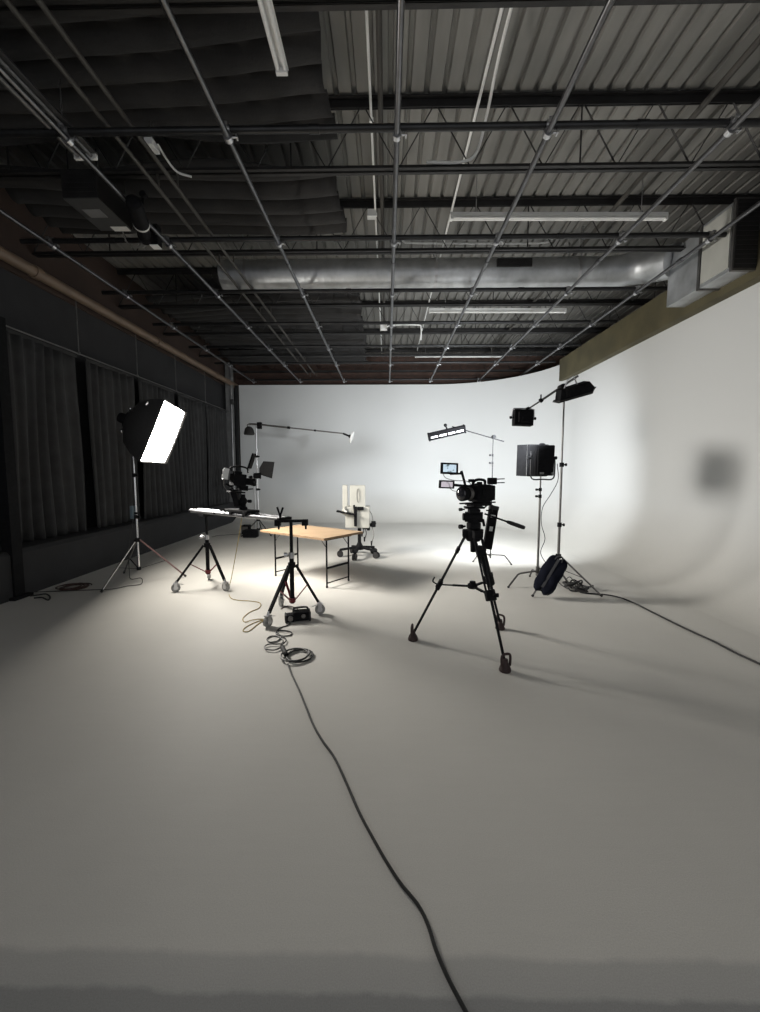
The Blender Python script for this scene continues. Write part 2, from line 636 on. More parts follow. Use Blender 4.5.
# pipe grid: lengthwise pipes hang under the crosswise ones
ZG = 4.95
LX = [-4.76, -3.09, -1.53, 0.09, 1.52, 3.22, 4.45]
CY = [4.19, 6.03, 7.70, 9.32, 10.98, 12.6, 14.86]
L_LAB = ['silver lengthwise grid pipe nearest the curtained wall', 'silver lengthwise grid pipe second from the curtained wall, beside the hanging heater',
         'silver lengthwise grid pipe third from the curtained wall, under the black blankets',
         'silver lengthwise grid pipe running down the middle of the ceiling',
         'silver lengthwise grid pipe next right of the middle one', 'silver lengthwise grid pipe second from the concrete wall',
         'silver lengthwise grid pipe nearest the concrete wall, passing the square duct']
for x, lb in zip(LX, L_LAB):
    mb = MB()
    mb.tube((x, 0.4, ZG), (x, 14.9, ZG), .027, seg=14)
    for yy in (2.6, 6.6, 10.0, 13.4):
        mb.tube((x, yy - .05, ZG), (x, yy + .05, ZG), .034, seg=14)      # screwed sleeve
    tag(obj('grid_pipe', mb, 'galv'), lb, 'pipe', 'silver lengthwise grid pipes')
C_LAB = ['black crosswise grid pipe foremost overhead, highest in the photo', 'second black crosswise grid pipe from the front, in front of the round duct',
         'black crosswise grid pipe right below the round duct', 'first black crosswise grid pipe behind the round duct',
         'second black crosswise grid pipe behind the round duct', 'third black crosswise grid pipe behind the round duct',
         'black crosswise grid pipe along the top of the cyclorama back wall']
for i, (y, lb) in enumerate(zip(CY, C_LAB)):
    mb = MB()
    x0, x1 = (-5.2, 5.0) if i < 6 else (-5.0, 4.65)
    mb.tube((x0, y, ZG + .066), (x1, y, ZG + .066), .034 if i < 6 else .030, seg=14)
    for xx in (-3.9, -.7, 2.4):
        mb.tube((xx - .05, y, ZG + .066), (xx + .05, y, ZG + .066), .040, seg=14)
    tag(obj('grid_pipe', mb, 'bpipe'), lb, 'pipe', 'black crosswise grid pipes')
cl = thing('pipe_clamp', 'small steel swivel clamp joining a silver and a black ceiling pipe', 'clamp', (LX[3], CY[0], ZG), 'grid pipe clamps')
mb = MB()
c = Vector((LX[3], CY[0], ZG))
for dz, ax in ((0, 'y'), (.066, 'x')):
    p = c + Vector((0, 0, dz))
    d = Vector((0, .026, 0)) if ax == 'y' else Vector((.026, 0, 0))
    mb.tube(p - d, p + d, .044, seg=12)
mb.box(c + Vector((0, 0, .033)), (.05, .05, .02), .004)
obj('clamp_body', mb, 'steel', cl)
for s, d in ((1, (1, 0, 0)), (-1, (0, 1, 0))):
    mb = MB()
    d = Vector(d) * s
    p = c + Vector((0, 0, .0 if s > 0 else .066))
    mb.tube(p + d * .03, p + d * .095, .009, seg=8)
    mb.box(p + d * .085, (.05, .014, .03) if abs(d.y) else (.014, .05, .03), .003)
    obj('wing_bolt', mb, 'steel', cl)
for x in LX:
    for y in CY:
        if (x, y) not in ((LX[3], CY[0]), (LX[0], CY[0]), (LX[6], CY[0])):
            dup(cl, (x, y, ZG))

# ------------------------------------------------ ceiling blankets
def blanket(y0, y1, x0, x1, z, lb, ridge=0.30):
    mb = MB()
    ph = random.random() * 6
    nu, nv = 40, 90

    def fn(i, j):
        u, v = i / (nu - 1), j / (nv - 1)
        X = x0 + (x1 - x0) * u
        Y = y0 + (y1 - y0) * v
        sag = -.12 * abs(math.sin((Y + .10 * math.sin(X * 1.1 + ph)) * PI / ridge + ph)) ** .7
        sag += -.06 * math.sin(PI * v) + .02 * math.sin(X * 2.3 + ph) - .03 * math.sin(Y * 1.3 + X * .6)
        return (X + .03 * math.sin(Y * 5 + ph) * (u > .95), Y, z + sag)
    mb.grid(fn, nu, nv)
    tag(obj('sound_blanket', mb, 'blanket', thick=.02, smooth=60), lb, 'sound blanket', 'black ceiling sound blankets')


blanket(1.55, 5.05, -5.2, -.60, 5.66, 'large black sagging sound blanket overhead, foremost under the roof deck')
blanket(5.42, 6.82, -5.2, -.64, 5.64, 'black sagging sound blanket over the hanging heater, just in front of the round duct')
blanket(9.06, 10.70, -5.2, -.60, 5.62, 'black sound blanket first behind the round duct')
blanket(10.81, 12.70, -5.2, -.60, 5.62, 'black sound blanket second behind the round duct')
blanket(12.81, 14.70, -5.2, -.70, 5.62, 'black sound blanket closest to the back wall')

# ------------------------------------------------ ducts
DY, DZ, DR = 7.9, 5.385, .262
dk = thing('round_duct', 'long round silver spiral duct running across the ceiling', 'duct', (.8, DY, DZ - DR))
mb = MB()
prof = []
xx = -3.05
while xx < 3.95:
    prof += [(DR, xx), (DR, xx + .100), (DR + .0006, xx + .104), (DR + .0006, xx + .116), (DR, xx + .12)]
    xx += .12
mb.lathe(prof, (0, DY, DZ), (1, 0, 0), 32)
obj('duct_body', mb, 'duct', dk, smooth=50)
mb = MB()
el_pts = [(3.94, DY, DZ), (4.2, DY - .04, DZ), (4.45, DY - .16, DZ), (4.62, DY - .36, DZ - .06), (4.76, DY - .74, DZ - .16)]
mb.path(el_pts, DR + .003, 28, 2)
obj('elbow', mb, 'duct', dk, smooth=50)
for x in (-2.6, .85, 3.4):
    mb = MB()
    mb.lathe([(DR + .006, 0), (DR + .006, .05)], (x, DY, DZ), (1, 0, 0), 32)
    mb.bar((x + .025, DY - DR, DZ), (x + .025, DY - DR, ZT), .02, .004)
    mb.bar((x + .025, DY + DR, DZ), (x + .025, DY + DR, ZT), .02, .004)
    obj('hanger_band', mb, 'steel', dk)
mb = MB()
mb.box((2.25, DY - DR - .005, DZ + .06), (.62, .05, .14), .004)
for k in range(6):
    mb.box((2.25, DY - DR - .034, DZ + .005 + k * .022), (.56, .012, .006), 0, Euler((.5, 0, 0)))
obj('grille', mb, 'joist', dk)
dq = thing('square_duct', 'square silver sheet metal duct along the olive brown wall band', 'duct', (4.83, 6.55, 4.49))
obj('duct_box', MB().box((4.83, 6.20, 4.94), (.30, .60, .90), .006), 'duct', dq)
obj('access_panel', MB().box((4.672, 6.20, 4.94), (.016, .50, .80), .004), 'sheet', dq)
for y in (5.90, 6.50):
    obj('flange', MB().box((4.83, y, 4.94), (.335, .05, .94), .004), 'dsteel', dq)
obj('junction_box', MB().box((4.83, 6.87, 4.93), (.30, .68, .86), .006), 'duct', dq)
mb = MB()
mb.box((4.83, 5.87, 4.94), (.30, .01, .88))
for k in range(14):
    mb.box((4.83, 5.86, 4.55 + k * .060), (.28, .03, .006), 0, Euler((.6, 0, 0)))
obj('grille', mb, 'joist', dq)

# ------------------------------------------------ conduits and pipes under the deck
mb = MB().tube((-.19, .5, 5.88), (-.19, 14.4, 5.88), .015, seg=8)
for y in JY[1:]:
    mb.box((-.19, y + .09, 5.885), (.05, .03, .045), .003)
tag(obj('conduit', mb, 'white'), 'thin white conduit along the deck beside the edge of the black blankets', 'conduit')
mb = MB().tube((-.08, .5, 5.86), (-.08, 14.4, 5.86), .030, seg=10)
tag(obj('pipe', mb, 'dpipe'), 'dark pipe along the deck beside the thin white conduit', 'pipe')
mb = MB().tube((1.02, .5, 5.88), (1.02, 14.4, 5.88), .017, seg=8)
tag(obj('conduit', mb, 'white'), 'long straight white conduit crossing the deck towards the back wall', 'conduit')
mb = MB().path([(1.10, .5, 5.86), (1.10, 3.0, 5.86), (1.10, 4.3, 5.86), (1.09, 4.85, 5.66), (1.02, 5.03, 5.40), (.85, 5.05, 5.31),
                (.45, 5.05, 5.31)], .016, 8, 8)
tag(obj('conduit', mb, 'white'), 'white conduit that bends sideways onto the joist next to the straight one', 'conduit')
mb = MB().path([at(398, 237, 6.94), at(403, 241, 6.94), at(412, 243, 6.94), at(470, 243.5, 6.94), at(540, 243, 6.94), at(552, 239, 6.94)], .014, 8, 6)
tag(obj('conduit', mb, 'white'), 'white conduit sagging along the joist in front of the round duct', 'conduit')
mb = MB().path([at(386, 327, 9.9), at(394, 325, 9.9), at(418, 325, 9.9), at(421, 328, 9.9), at(421, 340, 9.9)], .014, 8, 6)
tag(obj('conduit', mb, 'white'), 'short white conduit dropping from a junction box behind the round duct', 'conduit')
for q, lb in ((gp(372, 214, 5.84), 'white junction box on the thin conduit in front of the round duct'),
              (at(384, 327.5, 9.9), 'white junction box at the start of the short dropping conduit')):
    jb = thing('junction_box', lb, 'junction box', Vector(q) - Vector((0, 0, .06)), 'white junction boxes')
    obj('box_body', MB().box(q, (.14, .10, .10), .008), 'white', jb)
    obj('cover_plate', MB().box(Vector(q) - Vector((0, 0, .053)), (.15, .11, .006), .002), 'white', jb)
for x, lb in ((-2.48, 'brownish pipe under the joists, right one of a close pair over the slider side'),
              (-2.71, 'brownish pipe under the joists, left one of a close pair over the slider side')):
    mb = MB().tube((x, .5, 5.09), (x, 14.3, 5.09), .022, seg=10)
    for y in JY[1:]:
        mb.box((x, y, 5.175), (.02, .03, .15))
    tag(obj('sprinkler_pipe', mb, 'dpipe'), lb, 'pipe', 'brownish pipes under the joists')
mb = MB().tube((3.55, .5, 5.86), (3.55, 14.4, 5.86), .035, seg=10)
tag(obj('pipe', mb, 'dpipe'), 'dark pipe along the deck on the concrete wall side', 'pipe')
# tan pipe along the left wall
mb = MB().tube((-5.5, -1, 4.86), (-5.5, 15.2, 4.86), .085, seg=18)
for y in (3.2, 6.6, 10.0, 13.4):
    mb.tube((-5.5, y - .06, 4.86), (-5.5, y + .06, 4.86), .10, seg=18)
tag(obj('pipe', mb, 'brownpipe'), 'thick tan pipe running along the top of the curtained wall', 'pipe')


# ------------------------------------------------ fluorescent strips
def strip_light(a, b, lb, housing='white', tubes='tube', w=.075, rod=None):
    a, b = Vector(a), Vector(b)
    c = (a + b) / 2
    t = thing('strip_light', lb, 'ceiling light', c, 'fluorescent strip lights')
    d = (b - a)
    T = frame(d, (0, 0, 1), c)
    L = d.length
    mb = MB(T)
    mb.prism([(-w * .5, .0), (w * .5, .0), (w * .34, .055), (-w * .34, .055)], L,
             Matrix(((0, 0, 1, 0), (1, 0, 0, 0), (0, 1, 0, 0), (0, 0, 0, 1))))
    obj('housing', mb, housing, t)
    for s in (-1, 1):
        mb = MB(T)
        mb.tube((-L / 2 + .04, s * w * .27, -.024), (L / 2 - .04, s * w * .27, -.024), .016, seg=10)
        obj('lamp_tube', mb, tubes, t)
    for s in (-1, 1):
        obj('lamp_holder', MB(T).box((s * (L / 2 - .02), 0, -.022), (.035, w * .9, .05), .004), 'white', t)
    for s in (-1, 1):
        obj('suspension_rod', MB(T).tube((s * L * .38, 0, .07), (s * L * .38, 0, (rod or ZT + .03) - c.z), .006, seg=6), 'steel', t)
    return t


strip_light(gp(450, 217, 5.45), gp(667, 217, 5.45), 'long unlit white strip light crossing the deck in front of the round duct')
strip_light(gp(429, 311, 5.50), gp(566, 311, 5.50), 'long unlit white strip light crossing the deck first behind the round duct')
strip_light(gp(415, 356, 5.45), gp(502, 356, 5.45), 'long unlit white strip light nearest the cyclorama back wall')
strip_light((-.84, .9, 5.02), (-.86, 3.62, 5.02), 'unlit white strip light hanging lengthwise overhead beside the blanket edge', w=.105, rod=5.66)
strip_light((-3.2, 1.9, 5.06), (-3.16, 4.55, 5.06), 'grey unlit strip light hanging lengthwise next to the heater', 'dgrey', 'grey', .26, 5.55)

# small white bracket light with a curved conduit
bl = thing('bracket_light', 'small white emergency light hanging from a joist beside the heater', 'ceiling light', at(152, 146, 4.72))
q = at(152, 146, 4.72)
obj('lamp_box', MB().box(q, (.09, .16, .07), .008), 'white', bl)
obj('curved_conduit', MB().path([q + Vector((.06, .0, .02)), q + Vector((.10, .12, -.06)), q + Vector((.17, .2, -.13)), q + Vector((.32, .22, -.17))], .012, 8, 6), 'white', bl)
obj('drop_rod', MB().tube(q, q + Vector((0, 0, .25)), .006, seg=6), 'steel', bl)

# hanging unit heater
hz = 4.92
ha, hb, hcn = gp(65, 201, hz), gp(98, 198, hz), gp(128, 231, hz)
hw, hl_ = hb.x - ha.x, hcn.y - hb.y
hc = Vector(((ha.x + hb.x) / 2, (hb.y + hcn.y) / 2, hz))
ht = thing('unit_heater', 'dark boxy unit heater hanging from the joists near the curtained wall', 'heater', (hc.x, hc.y, hz))
obj('casing', MB().box((hc.x, hc.y, hz + .16), (hw, hl_, .30), .012), 'joist', ht)
obj('bottom_plate', MB().box((hc.x, hc.y, hz + .005), (hw * .97, hl_ * .98, .012), .004), 'dgrey', ht)
obj('rating_sticker', MB().box((hc.x + hw * .2, hc.y + hl_ * .42, hz - .003), (hw * .5, .10, .004)), 'sticker', ht)
obj('vent_cover', MB().box((hc.x - .02, hc.y - .05, hz - .004), (hw * .5, .16, .006), .002), 'grey', ht)
mb = MB()
for k in range(5):
    mb.box((hc.x, hc.y - hl_ / 2 - .008, hz + .06 + k * .05), (hw * .86, .03, .008), 0, Euler((.6, 0, 0)))
obj('louver', mb, 'joist', ht)
for sx in (-1, 1):
    for sy in (-1, 1):
        obj('hanger_rod', MB().tube((hc.x + sx * hw * .4, hc.y + sy * hl_ * .4, hz + .3), (hc.x + sx * hw * .4, hc.y + sy * hl_ * .4, 5.50), .007, seg=6), 'joist', ht)
obj('wire_loop', MB().path([(hc.x + .05, hc.y + hl_ / 2, hz + .1), (hc.x + .08, hc.y + hl_ / 2 + .08, hz - .10), (hc.x + .2, hc.y + hl_ / 2 + .14, hz - .12), (hc.x + .28, hc.y + hl_ / 2 + .15, hz + .02)], .009, 6, 8), 'gcable', ht)
# flue / spotlight beside it
sp0, sp1 = at(133, 200, 5.05), at(146, 238, 5.75)
hs = thing('ceiling_spotlight', 'black tubular spotlight clamped on a grid pipe beside the heater', 'spotlight', sp1)
mb = MB()
dd = (sp1 - sp0)
mb.lathe([(.05, 0), (.085, .03), (.095, .12), (.095, .45), (.075, .50), (.075, dd.length - .08), (.095, dd.length - .06), (.095, dd.length)], sp0, dd, 20)
obj('barrel', mb, 'black', hs)
obj('label_band', MB().lathe([(.097, 0), (.097, .03)], sp0 + dd * .58, dd, 20), 'sticker', hs)
mb = MB()
mb.box(sp1 + Vector((.10, .05, .05)), (.12, .12, .26), .008)
obj('power_box', mb, 'black', hs)
obj('lens_plate', MB().box(sp1 + Vector((.10, .05, -.09)), (.11, .11, .012), .003), 'white', hs)
obj('hanging_clamp', MB().bar(sp0 + dd * .5, (sp0 + dd * .5) + Vector((0.06, 0, .3)), .03, .012).tube((sp0 + dd * .5) + Vector((0.06, -.03, .3)), (sp0 + dd * .5) + Vector((0.06, .03, .3)), .04), 'black', hs)
obj('wire_loop', MB().path([sp1 + Vector((-.30, .02, -.02)), sp1 + Vector((-.2, .03, -.1)), sp1 + Vector((-.05, .03, -.09)), sp1 + Vector((.03, .04, .02))], .009, 6, 8), 'gcable', hs)


# ================================================================== LEFT CURTAINS
def curtain(y0, y1, lb, x=-5.52, ztop=3.78, zbot=.685):
    mb = MB()
    ph = random.random() * 6
    n = int((y1 - y0) / .022)

    def fn(i, j):
        u, v = i / (n - 1), j / 15
        Y = y0 + (y1 - y0) * u
        amp = .028 + .030 * v
        w = math.sin(2 * PI * (Y - y0) / .21 + .5 * math.sin(Y * 3 + ph)) * amp + .012 * math.sin(Y * 37 + v * 3)
        return (x + w + .02 * math.sin(v * 4 + u * 5 + ph), Y + .02 * math.sin(v * 3 + u * 7), ztop + (zbot - ztop) * v)
    mb.grid(fn, n, 16)
    t = thing('curtain', lb, 'curtain', (x, (y0 + y1) / 2, zbot), 'charcoal curtain panels')
    obj('drape', mb, 'curtain', t, smooth=70, thick=.008)
    mb = MB()
    mb.box((x, (y0 + y1) / 2, ztop + .02), (.03, y1 - y0, .05), .004)
    obj('heading_tape', mb, 'curtain', t)


curtain(4.0, 5.62, 'charcoal pleated curtain in front of the tall black post')
curtain(5.95, 7.38, 'charcoal pleated curtain first behind the black post')
curtain(7.60, 9.02, 'charcoal pleated curtain behind the glowing softbox')
curtain(9.16, 10.76, 'charcoal pleated curtain third behind the black post')
curtain(10.90, 12.40, 'charcoal pleated curtain fourth behind the black post')
curtain(12.54, 14.2, 'charcoal pleated curtain at the corner by the cyclorama')
ct = thing('curtain_track', 'thin metal track above the charcoal curtains', 'curtain track', (-5.52, 9.5, 3.85))
obj('rail', MB().tube((-5.52, 3.5, 3.86), (-5.52, 14.5, 3.86), .012, seg=8), 'dsteel', ct)
for y in (5.55, 7.45, 9.18, 10.85, 12.6):
    obj('hanger', MB().tube((-5.52, y, 3.86), (-5.52, y, 4.78), .009, seg=8).box((-5.52, y, 3.87), (.03, .05, .05), .004), 'dsteel', ct)
obj('bracket', MB().box((-5.46, 5.35, 3.97), (.10, .22, .02), .004).tube((-5.5, 5.45, 3.96), (-5.52, 5.47, 3.84), .008), 'steel', ct)
# posts
pb = gp(17, 598)
tag(obj('post', MB().box((pb.x - .02, pb.y, 1.9), (.15, .16, 3.8), .01).box((pb.x - .02, pb.y, .02), (.26, .3, .04), .006), 'black'), 'tall black post on the floor against the curtained wall', 'post')
wp = thing('corner_post', 'slim white post with a conduit in the corner where curtains meet cyclorama', 'post', (-5.52, 14.62, 0))
obj('post_body', MB().box((-5.56, 14.66, 2.75), (.24, .16, 5.5), .012), 'grey', wp)
obj('vertical_conduit', MB().tube((-5.47, 14.56, .1), (-5.47, 14.56, 5.4), .022, seg=10), 'steel', wp)
obj('switch_box', MB().box((-5.42, 14.54, 4.2), (.10, .08, .18), .008), 'dgrey', wp)
mb = MB()
mb.grid(lambda i, j: (-5.40 + .11 * i / 12, 14.72 + .03 * math.sin(i * 1.6), 4.80 - 4.75 * j / 6), 13, 7)
tag(obj('black_drape', mb, 'curtain', thick=.01), 'narrow black drape hanging beside the white corner post', 'curtain')


# ================================================================== STAND HELPERS
def knob(mb, p, d, r=.02, l=.035):
    d = Vector(d).normalized()
    mb.tube(Vector(p), Vector(p) + d * l * .6, r * .45, seg=8)
    mb.tube(Vector(p) + d * l * .5, Vector(p) + d * l, r, seg=10)


def collar(mb, p, r, h):
    p = Vector(p)
    mb.tube(p - Vector((0, 0, h / 2)), p + Vector((0, 0, h / 2)), r, seg=14)


def light_stand(name, lb, base, feet, ztop, z_collar, z_low, metal='steel', legmats=None, risers=(.5, .75), r=.017):
    """tripod light stand: flat legs from a collar down to the feet, braces from the pole's lower end"""
    base = Vector((base[0], base[1], 0))
    t = thing(name, lb, 'light stand', base)
    b = base
    mb = MB()
    mb.tube(b + Vector((0, 0, z_low)), b + Vector((0, 0, ztop * risers[0])), r, seg=12)
    mb.tube(b + Vector((0, 0, ztop * risers[0])), b + Vector((0, 0, ztop * risers[1])), r * .8, seg=12)
    mb.tube(b + Vector((0, 0, ztop * risers[1])), b + Vector((0, 0, ztop)), r * .62, seg=12)
    obj('pole', mb, metal, t)
    for f in risers:
        mb = MB()
        collar(mb, b + Vector((0, 0, ztop * f)), r * 1.6, .06)
        knob(mb, b + Vector((r, 0, ztop * f)), (1, -.3, 0), .02, .05)
        obj('riser_clamp', mb, 'black', t)
    mb = MB()
    collar(mb, b + Vector((0, 0, z_collar)), r * 2.0, .06)
    collar(mb, b + Vector((0, 0, z_low + .02)), r * 1.8, .05)
    knob(mb, b + Vector((0, -r, z_collar)), (0, -1, 0), .02, .05)
    obj('leg_collar', mb, 'black', t)
    for k, fpt in enumerate(feet):
        fpt = Vector((fpt[0], fpt[1], .012))
        d = (Vector((fpt.x, fpt.y, 0)) - b).normalized()
        top = b + d * .03 + Vector((0, 0, z_collar))
        mid = top.lerp(fpt, .55)
        lm = legmats[k] if legmats else metal
        lg = obj('leg', MB().tube(top, fpt, .0125, seg=10), lm, t)
        obj('rubber_foot', MB().tube(top.lerp(fpt, .955), fpt, .017, .018, seg=10), 'rubber', lg)
        obj('brace', MB().bar(b + d * .025 + Vector((0, 0, z_low + .02)), mid, .016, .006), 'black', t)
    return t


def c_stand(name, lb, base, legs, ztop, metal='chrome', r=.018):
    """century stand: legs leave the pole level, then bend down to the floor. legs: (angle, length, height)"""
    b = Vector((base[0], base[1], 0))
    t = thing(name, lb, 'light stand', b)
    obj('pole', MB().tube(b + Vector((0, 0, .12)), b + Vector((0, 0, ztop * .80)), r, seg=12)
        .tube(b + Vector((0, 0, ztop * .80)), b + Vector((0, 0, ztop)), r * .72, seg=12), metal, t)
    for f in (.80, .86):
        mb = MB()
        collar(mb, b + Vector((0, 0, ztop * f)), r * 1.5, .05)
        knob(mb, b + Vector((-r, 0, ztop * f)), (-1, -.2, 0), .018, .055)
        obj('riser_clamp', mb, 'black', t)
    for a, ln, h in legs:
        d = Vector((math.cos(a), math.sin(a), 0))
        pts = [b + d * .02 + Vector((0, 0, h)), b + d * (ln * .5) + Vector((0, 0, h)), b + d * (ln * .66) + Vector((0, 0, h * .95)),
               b + d * (ln * .76) + Vector((0, 0, h * .72)), b + d * ln + Vector((0, 0, .012))]
        lg = obj('leg', MB().path(pts, .0135, 10, 6), 'dsteel', t)
        obj('rubber_foot', MB().tube(pts[-1] + (pts[-2] - pts[-1]) * .08, pts[-1] - Vector((0, 0, .010)), .017, seg=10), 'rubber', lg)
        obj('leg_socket', MB().tube(b + Vector((0, 0, h - .03)), b + Vector((0, 0, h + .03)), r * 1.7, seg=12), 'dsteel', t)
    return t


def combo_stand(lb, base, feet, ztop, zc=.60, zl=.20):
    """wheeled combo stand with red braces"""
    b = Vector((base[0], base[1], 0))
    t = thing('rolling_stand', lb, 'light stand', b, 'wheeled stands carrying the slider')
    obj('pole', MB().tube(b + Vector((0, 0, zl - .04)), b + Vector((0, 0, zc + .12)), .027, seg=14)
        .tube(b + Vector((0, 0, zc + .12)), b + Vector((0, 0, ztop)), .020, seg=14), 'black', t)
    mb = MB()
    collar(mb, b + Vector((0, 0, zc + .12)), .033, .07)
    knob(mb, b + Vector((-.02, 0, zc + .13)), (-1, -.2, 0), .025, .07)
    obj('riser_clamp', mb, 'steel', t)
    mb = MB()
    collar(mb, b + Vector((0, 0, zc)), .045, .06)
    obj('leg_collar', mb, 'black', t)
    mb = MB()
    collar(mb, b + Vector((0, 0, zl)), .040, .05)
    obj('brace_collar', mb, 'red', t)
    for fx, fy in feet:
        f = Vector((fx, fy, 0))
        d = (f - b).normalized()
        side = Vector((-d.y, d.x, 0))
        top = b + d * .05 + Vector((0, 0, zc))
        low = f - d * .02 + Vector((0, 0, .155))
        lg = obj('leg', MB().bar(top, low, .036, .030, .004), 'black', t)
        mid = top.lerp(low, .52)
        obj('brace', MB().bar(b + d * .035 + Vector((0, 0, zl)), mid, .030, .010, .002), 'red', t)
        # caster: fork, wheel, brake lever
        cs = obj('caster_wheel', MB().tube(f - side * .018 + Vector((0, 0, .0635)), f + side * .018 + Vector((0, 0, .0635)), .062, seg=22), 'wheel', lg)
        mb = MB()
        mb.tube(f + Vector((0, 0, .13)), low + Vector((0, 0, .02)), .016, seg=10)
        mb.box(f + Vector((0, 0, .132)), (.07, .06, .012), .003, frame(d).to_3x3())
        for s in (-1, 1):
            mb.bar(f + side * s * .026 + Vector((0, 0, .132)), f + side * s * .026 + Vector((0, 0, .05)), .045, .005, zd=side)
            mb.tube(f + side * s * .019 + Vector((0, 0, .0635)), f + side * s * .029 + Vector((0, 0, .0635)), .03, seg=14)
        mb.bar(f - d * .02 + Vector((0, 0, .122)), f - d * .10 + Vector((0, 0, .10)), .03, .006)
        obj('caster_fork', mb, 'steel', lg)
    return t


# ================================================================== SOFTBOX
SC = at(163.4, 434.0, 6.3)
ti, yw = .384, .241
n = Vector((math.cos(ti) * math.cos(yw), math.cos(ti) * math.sin(yw), -math.sin(ti)))
e = Vector((-math.sin(yw), math.cos(yw), 0))
upv = n.cross(e)
if upv.z < 0:
    upv = -upv
W2, H2 = 1.268 / 2, .905 / 2
PB = Vector((-3.95, 6.36, 0))
f1, f3 = gp(101, 593), gp(186, 577)
f2 = Vector((-4.55, 6.9, 0))
light_stand('light_stand', 'silver tripod stand carrying the glowing softbox', PB, [f1, f3, f2], 2.18, .68, .20,
            'chrome', ['chrome', 'pink', 'dsteel'], (.48, .78), .018)
sb = thing('softbox', 'large black softbox with a glowing white front on a silver stand', 'softbox', PB + Vector((0, 0, 2.15)))
obj('diffuser', MB().grid(lambda i, j: SC + e * W2 * (i / 6 * 2 - 1) + upv * H2 * (j / 6 * 2 - 1)
                          + n * .03 * (1 - ((i / 3 - 1) ** 2) * .5 - ((j / 3 - 1) ** 2) * .5), 7, 7), 'softface', sb)
mb = MB()
back = SC - n * .50


def sb_ring(k):
    s, dpt = ((1.015, -.04), (1.0, .0), (.97, .14), (.80, .32), (.45, .45), (.16, .50))[k]
    out = []
    nn = 28
    for q in range(nn):
        a = 2 * PI * q / nn + PI / 4
        ca, sa = math.cos(a), math.sin(a)
        m_ = max(abs(ca), abs(sa))
        blend = min(1, dpt / .45)
        ux, uy = ca / m_, sa / m_
        rx, ry = ca * 1.1, sa * 1.1
        ux, uy = ux * (1 - blend) + rx * blend, uy * (1 - blend) + ry * blend
        out.append(SC + e * W2 * ux * s + upv * H2 * uy * s - n * dpt)
    return out


rings = [sb_ring(k) for k in range(6)]
mb.grid(lambda i, j: rings[j][i], 28, 6, closed_u=True)
obj('fabric_shell', mb, 'rubber', sb, smooth=40, thick=.006)
mb = MB()
mb.lathe([(.13, 0), (.15, .02), (.15, .05), (.08, .07), (.075, .15), (.06, .17)], SC - n * .48, -n, 20)
obj('lamp_head', mb, 'blackp', sb)
for a in range(4):
    aa = PI / 4 + a * PI / 2
    v = e * math.cos(aa) + upv * math.sin(aa)
    obj('rod_tip', MB().tube(SC - n * .51 + v * .14, SC - n * .47 + v * .26, .013, seg=8).ball(SC - n * .48 + v * .25, .026), 'chrome', sb)
hd = SC - n * .58
obj('tilt_bracket', MB().bar(PB + Vector((0, 0, 2.15)), hd, .04, .02).tube(PB + Vector((0, 0, 2.12)), PB + Vector((0, 0, 2.24)), .024), 'black', sb)
# ballast hanging on the pole, cable
bs = thing('ballast', 'small dark ballast box strapped to the softbox stand pole', 'ballast', PB + Vector((-.05, -.03, 1.02)))
obj('box_body', MB().box(PB + Vector((-.045, -.01, 1.12)), (.05, .08, .20), .008), 'strap', bs)
obj('strap', MB().tube(PB + Vector((0, 0, 1.09)), PB + Vector((0, 0, 1.12)), .026), 'black', bs)
mb = MB().path([PB + Vector((-.045, -.01, 1.03)), PB + Vector((-.10, -.06, .6)), PB + Vector((-.08, -.12, .2)), gp(131, 579, .02), gp(141, 578, .012), gp(141, 584, .012),
                gp(127, 586, .012), gp(112, 589, .012), gp(88, 590, .012), gp(60, 591, .012), gp(35, 592, .012)], .006, 8, 8)
tag(obj('power_cable', mb, 'cable'), 'thin black cable from the softbox ballast along the floor towards the ledge', 'cable')


# ================================================================== FOLDING TABLE
U, V = Vector((.814, -.581, 0)), Vector((.581, .814, 0))


def tuv(u, v, z):
    return U * u + V * v + Vector((0, 0, z))


TZ = .772
tb = thing('folding_table', 'light wooden folding table with thin black steel legs', 'table', tuv(-5.05, 4.85, 0))
TT = frame(U, (0, 0, 1), tuv(-4.985, 4.79, TZ - .018))
obj('tabletop', MB(TT).box((0, 0, 0), (1.50, .90, .034), .004), 'wood', tb)
mb = MB(TT)
for s in (-1, 1):
    mb.box((0, s * .451, -.002), (1.504, .008, .034), .002)
    mb.box((s * .751, 0, -.002), (.008, .905, .034), .002)
obj('edge_band', mb, 'woodedge', tb)
for u in (-5.46, -4.27):
    for v in (4.42, 4.92):
        lg = obj('leg', MB().tube(tuv(u, v, .012), tuv(u, v, TZ - .034), .0135, seg=10), 'black', tb)
        obj('foot_cap', MB().tube(tuv(u, v, 0), tuv(u, v, .03), .017, seg=10), 'rubber', lg)
    obj('crossbar', MB().bar(tuv(u, 4.42, .30), tuv(u, 4.92, .30), .022, .03, .003), 'black', tb)
    obj('crossbar', MB().tube(tuv(u, 4.42, .07), tuv(u, 4.92, .07), .010, seg=8), 'black', tb)
    sgn = -1 if u < -5 else -1
    for v in (4.43, 4.91):
        obj('folding_brace', MB().bar(tuv(u, v, .60), tuv(u + (.14 if u < -5 else -.14), v, TZ - .036), .014, .005), 'dsteel', tb)
    obj('hinge_plate', MB().bar(tuv(u, 4.38, TZ - .04), tuv(u, 4.96, TZ - .04), .06, .010), 'black', tb)

# ================================================================== WHEELED MACHINE
mc = Vector((-.57, 8.40, 0))
px = 8.4 / F


def mp(x, y, dy=0.0):
    p = at(x, y, 8.40 + dy)
    return p


